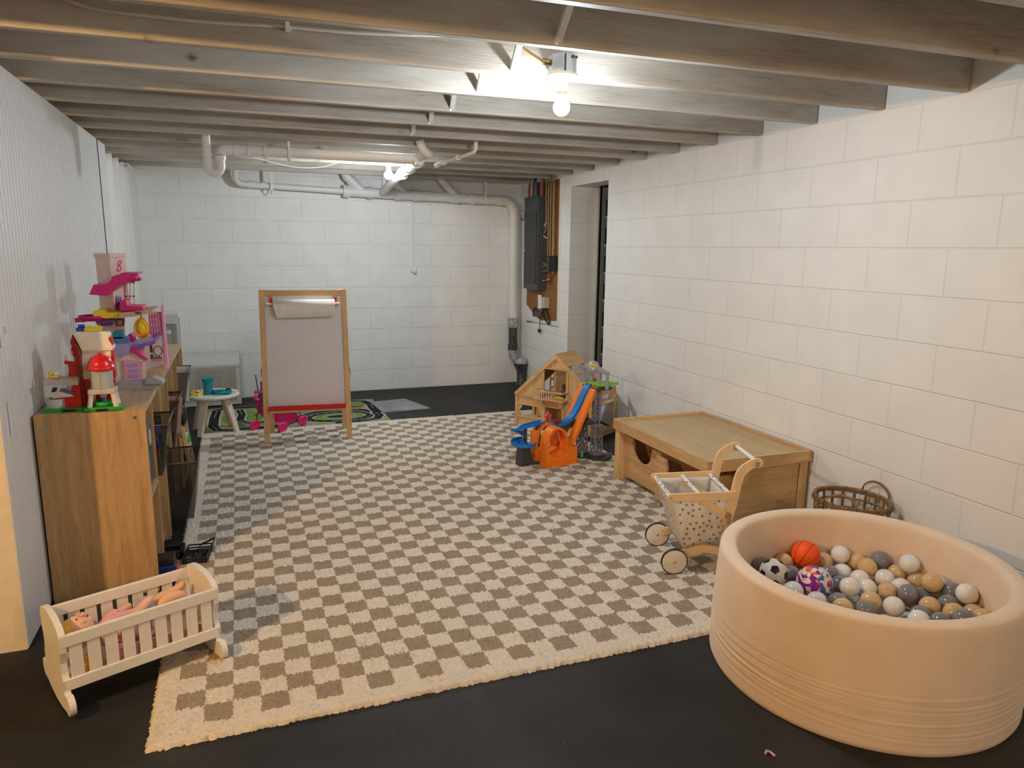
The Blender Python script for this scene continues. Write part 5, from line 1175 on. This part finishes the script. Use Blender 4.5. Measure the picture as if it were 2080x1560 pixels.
for y in (0, CW):
    s = -1 if y == 0 else 1
    yo = (y-.006, y+.006)
    b = MB(); P_ = [(.195, .215), (.222, .33), (.232, .40), (.248, .455), (.285, .487), (.318, .497)]
    P2 = [(p[0], p[1], 0) for p in P_]; sp_ = [(a, c) for a, c, _ in smoothpath(P2, 4)]
    n_ = len(sp_); b.prism(strip(sp_, [.038]*n_), 'y', *yo); b.lathe([(0, -.006), (.021, -.006), (.021, .006), (0, .006)], 20, (.318, y, .495), axis='y'); obj('handle_post', b, M['birchz'], t, .0015)
    b = MB(); b.prism(rr2((-.055, .345), (.222, .356), .034), 'y', y+s*.0-.006+(-.0125 if s < 0 else .0125), y+.006+(-.0125 if s < 0 else .0125)); obj('top_rail', b, M['birch'], t, .0015)
    b = MB(); b.prism(rr2((.085, .325), (.205, .258), .030), 'y', *yo); obj('brace', b, M['birch'], t, .0015)
    b = MB(); pth = [(-.012, .078), (.04, .092), (.09, .106), (.14, .104), (.20, .085), (.25, .075)]
    sp_ = [(a, c) for a, c, _ in smoothpath([(p[0], p[1], 0) for p in pth], 4)]; b.prism(strip(sp_, [.034]*len(sp_)), 'y', *yo); obj('lower_rail', b, M['birch'], t, .0015)
    b = MB(); b.prism(rr2((.21, .225), (.235, .085), .036), 'y', *yo); obj('rear_strut', b, M['birchz'], t, .0015)
    wy = y+s*.020
    b = MB(); b.lathe([(0, -.007), (.054, -.007), (.054, .007), (0, .007)], 40, (-.028, wy, .058), axis='y'); w = obj('wheel', b, M['wheelwhite'], t, .0015)
    b = MB(); b.lathe([(.054, -.007), (.058, -.006), (.058, .006), (.054, .007)], 40, (-.028, wy, .058), axis='y'); obj('rubber_tire', b, M['black'], w)
    b = MB(); b.lathe([(0, -.010), (.006, -.010), (.006, .010), (0, .010)], 14, (-.028, wy, .058), axis='y'); obj('axle_cap', b, M['chrome'], w)
    wy = y+s*.018
    b = MB(); b.lathe([(0, -.006), (.045, -.006), (.045, .006), (0, .006)], 32, (.255, wy, .047), axis='y'); w = obj('wheel', b, M['wheelwhite'], t, .0015)
    for x, z in ((-.055, .345), (.224, .366), (.206, .262), (.318, .495), (-.0, .082)):
        yy = y+(-.020 if s < 0 else .020) if z in (.345,) else y+s*.0075
        b = MB(); b.cyl((x, yy-.001, z), (x, yy+.001, z), .0038, n=12); obj('screw', b, M['brass'], t)
b = MB(); b.cyl((.318, -.004, .495), (.318, CW+.004, .495), .0095, n=18); obj('push_bar', b, M['white'], t)
def starfab():
    d = Nd('star_print_fabric'); v = d.coord(scale=(1, 1, 1)); f = d.noise(v, 14, 3)
    d.col(d.ramp(f, [(.3, (.68, .63, .56)), (.7, (.76, .72, .66))])).set(.8, .2); d.bump(f, .006, .6); return d.m
def starbar():
    d = Nd('star_print_sleeve'); v = d.coord(scale=(1, .6, 1)); vo = d.N('ShaderNodeTexVoronoi'); vo.inputs['Scale'].default_value = 70; d.L(v, vo.inputs['Vector'])
    d.col(d.mix(d.math('LESS_THAN', vo.outputs['Distance'], .30), (.74, .70, .64), (.20, .19, .19))).set(.8, .2); return d.m
M['starbar'] = starbar()
M['starfab'] = starfab(); M['stargrey'] = plain('star_grey', (.16, .15, .15), .8)
for x, z in ((-.055, .345), (.073, .35), (.205, .355)):
    b = MB(); b.cyl((x, -.012, z), (x, CW+.012, z), .0095, n=16); 
    o = obj('cross_bar', b, M['starbar'], t)
# fabric basket: sloping hopper
fr_t, fr_b, bk_t, bk_b = (-.055, .345), (.018, .105), (.205, .352), (.190, .150)
secs = []
n = 12
def side_pts(y):
    return [(V(fr_t).lerp(V(fr_b), k/6)) for k in range(7)] + [V(fr_b).lerp(V(bk_b), k/6) for k in range(1, 6)] + [(V(bk_b).lerp(V(bk_t), k/6)) for k in range(7)]
b = MB(); ys = [i/10 for i in range(11)]; sp_ = side_pts(0); m_ = len(sp_)
for iy, f in enumerate(ys):
    for k, p in enumerate(sp_):
        sag = .0
        if 6 <= k <= 12: sag = -.012*math.sin(PI*(k-5)/8)*math.sin(PI*f)
        inset = 0
        b_y = .008+f*(CW-.016)
        b.v.append((p.x, b_y, p.y+sag))
b.f = [[i*m_+k, i*m_+k+1, (i+1)*m_+k+1, (i+1)*m_+k] for i in range(10) for k in range(m_-1)]; b.mi = [0]*len(b.f); b.sm = [True]*len(b.f)
for y in (.008, CW-.008):
    s = -1 if y < .1 else 1
    # side cloth as a grid from top to bottom with a slight bulge
    base = len(b.v); NX, NZ = 12, 10
    for iz in range(NZ+1):
        fz = iz/NZ; L = V(fr_t).lerp(V(fr_b), fz); R_ = V(bk_t).lerp(V(bk_b), fz)
        for ix in range(NX+1):
            fx = ix/NX; p = L.lerp(R_, fx)
            b.v.append((p.x, y+s*.010*math.sin(PI*fx)*math.sin(PI*fz)+.002*math.sin(fx*17+fz*5), p.y))
    for iz in range(NZ):
        for ix in range(NX): b.f.append([base+iz*(NX+1)+ix, base+iz*(NX+1)+ix+1, base+(iz+1)*(NX+1)+ix+1, base+(iz+1)*(NX+1)+ix]); b.mi.append(0); b.sm.append(True)
fb = obj('fabric_basket', b, M['starfab'], t); q = fb.modifiers.new('s', 'SOLIDIFY'); q.thickness = .0012; q.offset = 0
sr_ = random.Random(3)
b = MB(); pl = []
def star(o, ax, ay, nrm, R_, a0):
    n0 = len(b.v); pts = [o+nrm*.0022]
    for j in range(10):
        a = a0+PI*j/5; r = R_*(1 if j % 2 == 0 else .42); pts.append(o+nrm*.0022+ax*(r*math.cos(a))+ay*(r*math.sin(a)))
    b.add(pts, [(0, 1+j, 1+(j+1) % 10) for j in range(10)], False)
used_ = []
while len(used_) < 46:
    fx, fz = sr_.uniform(.04, .96), sr_.uniform(.06, .96)
    L = V(fr_t).lerp(V(fr_b), fz); R_ = V(bk_t).lerp(V(bk_b), fz); p = L.lerp(R_, fx)
    if any((p-q).length < .021 for q in used_): 
        used_.append(used_[-1]+V((9, 9))) if False else None
        sr_.random(); 
        if sr_.random() < .02: used_.append(V((9+len(used_), 9)))
        continue
    used_.append(p); yb = .008-.010*math.sin(PI*fx)*math.sin(PI*fz)+.002*math.sin(fx*17+fz*5)
    star(V((p.x, yb, p.y)), V((1, 0, 0)), V((0, 0, 1)), V((0, -1, 0)), .0078, sr_.uniform(0, 6))
dF = V((fr_b[0]-fr_t[0], 0, fr_b[1]-fr_t[1])); dFn = dF.normalized(); nF = V((dFn.z, 0, -dFn.x))
if nF.x > 0: nF = -nF
for iz in range(10):
    for iy in range(9):
        if sr_.random() < .75:
            o_ = V((fr_t[0], 0, fr_t[1]))+dF*(iz+.5+sr_.uniform(-.3, .3))/10+V((0, .02+.027*iy+sr_.uniform(-.006, .006), 0)); star(o_, V((0, 1, 0)), dFn, nF, .0068, sr_.uniform(0, 6))
obj('star_print', b, M['stargrey'], fb)
# ------------------------------------------------------------------ wicker basket
t = thing('wicker_basket', 'open weave rattan basket with loop handles behind the ball pit', 'basket', (-.178, -4.662, .0))
rat = plain('rattan', (.24, .135, .06), .55, .3, noise=.3, nscale=60, bump=.001); A_, B_ = .150, .168
def el(f, z, n=64, wob=0): return [(A_*f*math.cos(2*PI*i/n), B_*f*math.sin(2*PI*i/n), z+wob*math.sin(i*2.0)) for i in range(n)]
b = MB()
for z, f in ((.285, 1.0), (.278, 1.012), (.292, .99)): b.tube(el(f, z, 72, .0015), .0058, 7, closed=True)
for i in range(90):
    a = 2*PI*i/90; c_ = V((A_*math.cos(a), B_*math.sin(a), .285)); b.tube([c_+V((.010*math.cos(a), .010*math.sin(a), -.010)), c_+V((.004*math.cos(a), .004*math.sin(a), .012)), c_+V((-.006*math.cos(a)-.006*math.sin(a), -.006*math.sin(a)+.006*math.cos(a), -.002))], .0024, 5)
obj('braided_rim', b, rat, t)
b = MB()
for z, f in ((.245, .985), (.20, .97), (.155, .95), (.11, .93), (.065, .91)): b.tube(el(f, z), .0032, 6, closed=True); b.tube(el(f*.985, z-.004), .0028, 6, closed=True)
obj('woven_hoops', b, rat, t)
b = MB()
for i in range(20):
    a = 2*PI*i/20
    for da in (-.022, .022): b.tube([(A_*f*math.cos(a+da), B_*f*math.sin(a+da), z) for f, z in ((.995, .283), (.97, .18), (.90, .02))], .0034, 6)
obj('upright_canes', b, rat, t)
b = MB(); b.lathe([(0, .0), (.90*A_, .0), (.92*A_, .03), (.88*A_, .03), (.86*A_, .008), (0, .008)], 40); obj('base', b, rat, t)
for a, h in ((0.05, .064), (PI+.35, .050)):
    b = MB(); c_ = (A_*math.cos(a), B_*math.sin(a)); tn = (-math.sin(a), math.cos(a))
    for dr in (0, .004): b.tube([(c_[0]+tn[0]*.074*math.cos(q)+dr-(.03 if a > 1 else 0)*math.sin(q)*math.cos(a)*(1 if a > 1 else 0), c_[1]+tn[1]*.074*math.cos(q), .285+h*math.sin(q)+dr) for q in [PI*i/16 for i in range(17)]], .0034, 7)
    obj('handle', b, rat, t)
# ------------------------------------------------------------------ ball pit
PC = V((-.825, -5.335)); 
t = thing('ball_pit', 'round beige fabric ball pit with thick padded wall at the front right', 'ball pit', (PC.x, PC.y, 0))
n = 320; rows = []
H_ = .392; zs = [i*.0042 for i in range(0, 46)] + [.193+.02*i for i in range(1, 9)]
creases = []
cr = random.Random(9)
for k in range(13):
    creases.append((.05+.0105*k+cr.uniform(-.004, .004), cr.uniform(.4, 1.0), cr.uniform(0, 6.28), cr.uniform(.3, 1.0), cr.uniform(.002, .006)))
def Rout(z, a):
    base = .484 - .016*(z/H_) + .004*math.sin(PI*min(1, z/H_))
    for zc, am, ph, wd, sl_ in creases:
        zz = zc + sl_*math.sin(a*1.0+ph)+.006*math.sin(a*2+ph*2)
        e = max(0, .55+.45*math.sin(a*2.0*wd+ph))
        d_ = (z-zz)/.0036
        if abs(d_) < 3.5: base += .0024*am*e*(math.exp(-d_*d_)-.75*math.exp(-(d_-1.6)**2))
    return base
prof_top = [(.4695, .372), (.4685, .380), (.4655, .386), (.460, .390), (.448, .3925), (.436, .393), (.424, .392), (.416, .388), (.411, .380), (.4095, .368)] + [(.4095, .36-.03*i) for i in range(1, 10)] + [(.40, .075), (.0001, .07)]
vs = []; R0 = len(zs)
for z in zs:
    for i in range(n):
        a = 2*PI*i/n; r = Rout(z, a); 
        if z < .012: r -= .006*(1-z/.012)
        vs.append((r*math.cos(a), r*math.sin(a), z))
for r, z in prof_top:
    for i in range(n):
        a = 2*PI*i/n; q = .0016*math.sin(a*26)*math.exp(-((z-.30)/.06)**2) if r < .412 and r > .405 else 0
        vs.append(((r+q)*math.cos(a), (r+q)*math.sin(a), z))
K = len(vs)//n
b = MB(); b.add(vs, [(k*n+i, k*n+(i+1) % n, (k+1)*n+(i+1) % n, (k+1)*n+i) for k in range(K-1) for i in range(n)], True); b.add([vs[i] for i in range(n)], [tuple(range(n-1, -1, -1))], False)
obj('padded_wall', b, M['pit'], t)
def ballmat(nm, c):
    d = Nd(nm); d.col(c).set(.10, .55, coat=.3); d.b.inputs['Subsurface Weight'].default_value = .15; d.b.inputs['Subsurface Radius'].default_value = (.02, .014, .01); d.b.inputs['Subsurface Scale'].default_value = .3; return d.m
BM = {'white': ballmat('pit_ball_white', (.80, .79, .79)), 'tan': ballmat('pit_ball_tan', (.66, .46, .24)), 'grey': ballmat('pit_ball_grey', (.22, .215, .24))}
bmsh = {}
for c_ in BM:
    b = MB(); b.sphere((0, 0, 0), .035, 32, 18); b.tube([(.0345*math.cos(q), .0345*math.sin(q), 0) for q in [2*PI*i/40 for i in range(40)]], .0006, 4, closed=True)
    bmsh[c_] = b.mesh('pit_ball_'+c_, BM[c_])
BALLS = [('white', -.609, -5.033, .239, 'just right of the basketball against the back wall of the pit'), ('tan', -.56, -5.075, .214, 'large, right of the rearmost white ball'), ('grey', -.513, -5.132, .243, 'rearmost of the grey balls, against the back wall'), ('white', -.47, -5.223, .263, 'against the back wall, right of the rearmost grey ball'), ('tan', -.485, -5.186, .208, 'between the rear grey ball and the rear right white ball'), ('white', -.554, -5.196, .204, 'bright, in the middle of the rear half'), ('white', -.641, -5.163, .2, 'half covered, left of the bright central white ball'), ('white', -.649, -5.088, .193, 'low below the rearmost white ball'), ('grey', -.718, -5.093, .201, 'behind the top right of the patterned ball'), ('tan', -.661, -5.003, .206, 'touching the right side of the basketball'), ('white', -.752, -5.222, .215, 'large one right beside the patterned ball'), ('white', -.678, -5.23, .202, 'second white one to the right of the patterned ball'), ('grey', -.733, -5.16, .19, 'mostly hidden behind the large white ball beside the patterned ball'), ('tan', -.62, -5.267, .194, 'small-looking one left of the biggest grey ball'), ('grey', -.588, -5.327, .21, 'biggest looking, in the centre right of the pile'), ('white', -.55, -5.265, .199, 'peeking out behind the big central grey ball'), ('tan', -.463, -5.259, .204, 'below the rear right white ball'), ('tan', -.507, -5.351, .252, 'highest and glossiest, right of centre'), ('white', -.451, -5.327, .222, 'half hidden behind the glossy tan ball on the right'), ('grey', -.458, -5.393, .227, 'thin sliver right of the glossy tan ball'), ('white', -.473, -5.456, .253, 'rightmost white, against the right wall of the pit'), ('grey', -.515, -5.427, .206, 'left of the rightmost white ball'), ('tan', -.582, -5.41, .202, 'below the big central grey ball'), ('tan', -.742, -5.309, .2, 'peach coloured, below the two central white balls'), ('tan', -.886, -5.324, .207, 'front left, cut by the near rim'), ('grey', -.812, -5.35, .2, 'front, right of the front left tan ball'), ('white', -.698, -5.365, .2, 'front centre, fully visible above the rim'), ('grey', -.656, -5.437, .195, 'front, peeking above the frontmost white ball'), ('white', -.712, -5.476, .208, 'frontmost, half cut by the near rim'), ('tan', -.558, -5.481, .209, 'front right, behind the frontmost grey ball'), ('grey', -.592, -5.54, .224, 'frontmost grey at the right, half cut by the rim'), ('tan', -.492, -5.501, .203, 'second from the right end along the front'), ('tan', -.526, -5.559, .222, 'at the far right end of the pile by the rim'), ('grey', -.65, -5.507, .205, 'barely visible between the frontmost white and frontmost right grey'), ('grey', -.858, -5.048, .2, 'between the soccer ball and the basketball'), ('grey', -.942, -4.983, .219, 'leftmost, behind the soccer ball'), ('tan', -.822, -4.965, .21, 'behind the left side of the basketball'), ('grey', -.849, -5.267, .193, 'in the shadow right below the patterned ball'), ('white', -.962, -5.173, .211, 'sliver between the soccer ball and the patterned ball'), ('tan', -.581, -5.138, .228, 'sliver between the rear tan and central white balls'), ('grey', -.522, -5.327, .189, 'deep behind the big central grey ball'), ('white', -.924, -5.246, .2, 'in front of the patterned ball, cut by the near rim')]
for c_, x, y, z, lab in BALLS:
    o = bpy.data.objects.new('pit_ball', bmsh[c_]); C.objects.link(o); o.location = (x, y, z); o.rotation_euler = (x*40, y*30, 0)
    tag(o, '%s plastic pit ball, %s' % (c_, lab), 'ball', 'plastic balls in the ball pit')
UND = [(-.923,-5.391,.143),(-.971,-5.316,.173),(-1.081,-5.216,.174),(-.891,-5.523,.11),(-.626,-5.368,.131),(-.606,-5.513,.147),(-.962,-5.64,.143),(-.806,-5.68,.11),(-.689,-5.523,.148),(-1.058,-5.165,.12),(-1.148,-5.48,.121),(-1.03,-5.537,.18),(-.898,-5.256,.119),(-.748,-5.002,.113),(-.522,-5.402,.121),(-.79,-5.564,.11),(-.995,-5.199,.135),(-.696,-5.643,.125),(-1.04,-5.311,.126),(-1.012,-5.425,.162),(-.865,-5.124,.123),(-.763,-5.393,.159),(-.859,-5.343,.11),(-.8,-5.593,.178),(-.693,-5.367,.112),(-1.124,-5.311,.172),(-1.019,-5.566,.115),(-.827,-5.428,.121),(-.695,-5.456,.108),(-1.147,-5.177,.112),(-.982,-5.062,.108),(-.775,-5.471,.14),(-1.118,-5.527,.17),(-1.16,-5.348,.118),(-.544,-5.165,.108),(-.81,-5.039,.108),(-.745,-5.301,.112),(-.683,-5.024,.134),(-.609,-5.263,.108),(-1.058,-5.101,.168),(-.895,-5.609,.108),(-.873,-5.029,.135),(-.861,-5.66,.178),(-.651,-5.147,.108),(-.829,-5.476,.18),(-1.007,-5.016,.173)]
ur = random.Random(2)
for x, y, z in UND:
    c_ = ur.choice(['white', 'tan', 'grey']); o = bpy.data.objects.new('pit_ball', bmsh[c_]); C.objects.link(o); o.location = (x, y, z)
    tag(o, 'plastic pit ball buried in the shaded lower layer of the pile', 'ball', 'plastic balls buried in the lower layer of the ball pit')
# soccer ball
def soccer():
    d = Nd('soccer_print'); tc = d.N('ShaderNodeTexCoord'); ph = (1+5**.5)/2; acc = None
    for s1 in (1, -1):
        for s2 in (1, -1):
            for v_ in ((0, s1, s2*ph), (s1, s2*ph, 0), (s2*ph, 0, s1)):
                v_ = V(v_).normalized(); dt = d.N('ShaderNodeVectorMath'); dt.operation = 'DOT_PRODUCT'
                nm = d.N('ShaderNodeVectorMath'); nm.operation = 'NORMALIZE'; d.L(tc.outputs['Object'], nm.inputs[0]); d.L(nm.outputs[0], dt.inputs[0]); dt.inputs[1].default_value = v_
                acc = dt.outputs['Value'] if acc is None else d.math('MAXIMUM', acc, dt.outputs['Value'])
    hx = None; ip = 1/ph; hv = [(a, b_, c_) for a in (1, -1) for b_ in (1, -1) for c_ in (1, -1)]
    for a in (1, -1):
        for b_ in (1, -1): hv += [(a*ip, 0, b_*ph), (0, a*ph, b_*ip), (a*ph, b_*ip, 0)]
    for v_ in hv:
        dt = d.N('ShaderNodeVectorMath'); dt.operation = 'DOT_PRODUCT'; d.L(nm.outputs[0], dt.inputs[0]); dt.inputs[1].default_value = V(v_).normalized()
        hx = dt.outputs['Value'] if hx is None else d.math('MAXIMUM', hx, dt.outputs['Value'])
    df = d.math('SUBTRACT', d.math('DIVIDE', acc, 2.327), d.math('DIVIDE', hx, 2.267))
    d.col(d.mix(d.math('GREATER_THAN', df, .0), (.74, .70, .62), (.012, .012, .012))).set(.4, .4); return d.m
b = MB(); b.sphere((0, 0, 0), .050, 48, 28); single('soccer_ball', 'small white soccer ball with black pentagons at the left of the ball pit', 'ball', b, soccer(), (-.961, -5.066, .235)).rotation_euler = (.95, .35, .4)
t = thing('basketball', 'small orange basketball with black seams at the back left of the ball pit', 'ball', (-.744, -4.993, .240))
t.rotation_euler = (.5, -.5, .3)
b = MB(); b.sphere((0, 0, 0), .054, 48, 28); obj('ball', b, plain('basketball_orange', (.95, .10, .008), .5, .3, noise=.1, nscale=300, bump=.0004), t)
b = MB(); R_ = .0537
for ax in range(2): b.tube([((R_*math.cos(q), R_*math.sin(q), 0) if ax == 0 else (R_*math.cos(q), 0, R_*math.sin(q))) for q in [2*PI*i/64 for i in range(64)]], .0011, 6, closed=True)
for s_ in (-1, 1):
    pts = []
    for i in range(64):
        q = 2*PI*i/64; v_ = V((math.cos(q)*.80, math.sin(q)*.80, 0)); y_ = s_*(.60-.22*math.cos(2*q)); v_ = V((v_.x, y_, v_.y)).normalized()*R_; pts.append(tuple(v_))
    b.tube(pts, .0011, 6, closed=True)
obj('seams', b, M['black'], t)
def pat():
    d = Nd('graffiti_print'); v = d.coord(); 
    def blob(scale, dist, loc, thr):
        vv = d.coord(loc=loc); return d.math('GREATER_THAN', d.noise(vv, scale, 1, .4, dist), thr)
    base = (.74, .68, .64)
    c = d.mix(blob(12, 1.5, (1.3, 2, 0), .60), base, (.85, .13, .04)); c = d.mix(blob(16, 2.2, (5, 3, 1), .585), c, (.24, .01, .28)); c = d.mix(blob(15, 3.0, (2, 7, 4), .635), c, (.05, .14, .34))
    d.col(c).set(.3, .4); return d.m
b = MB(); b.sphere((0, 0, 0), .063, 48, 28); single('patterned_ball', 'white play ball with purple, orange and blue abstract print in the ball pit', 'ball', b, pat(), (-.866, -5.17, .224))
# ------------------------------------------------------------------ camera and render
cd = bpy.data.cameras.new('camera'); cam = bpy.data.objects.new('camera', cd); C.objects.link(cam); S.camera = cam
yaw, pitch, roll = -.363440, .186900, .0114100
cy_, sy_, cp_, sp_, cr_, sr2 = math.cos(yaw), math.sin(yaw), math.cos(pitch), math.sin(pitch), math.cos(roll), math.sin(roll)
f_ = V((-sy_*cp_, cy_*cp_, -sp_)); r0 = V((cy_, sy_, 0)); u0 = r0.cross(f_); r_ = cr_*r0+sr2*u0; u_ = -sr2*r0+cr_*u0
mw = Mx((( r_.x, u_.x, -f_.x, -2.75661), (r_.y, u_.y, -f_.y, -7.04061), (r_.z, u_.z, -f_.z, 1.40263), (0, 0, 0, 1)))
cam.matrix_world = mw
cd.sensor_width = 36; cd.sensor_fit = 'HORIZONTAL'; cd.lens = 36*1457.77/2080; cd.clip_start = .05
w = bpy.data.worlds.new('world'); S.world = w; w.use_nodes = True; w.node_tree.nodes['Background'].inputs[0].default_value = (.5, .45, .4, 1); w.node_tree.nodes['Background'].inputs[1].default_value = .02
S.view_settings.view_transform = 'Standard'; S.view_settings.look = 'None'; S.view_settings.gamma = 1; S.view_settings.use_curve_mapping = False
S.view_settings.exposure = 2.03
try:
    S.cycles.use_denoising = True; S.cycles.use_light_tree = True; S.cycles.max_bounces = 10; S.cycles.diffuse_bounces = 6; S.cycles.sample_clamp_indirect = 4
except Exception: pass
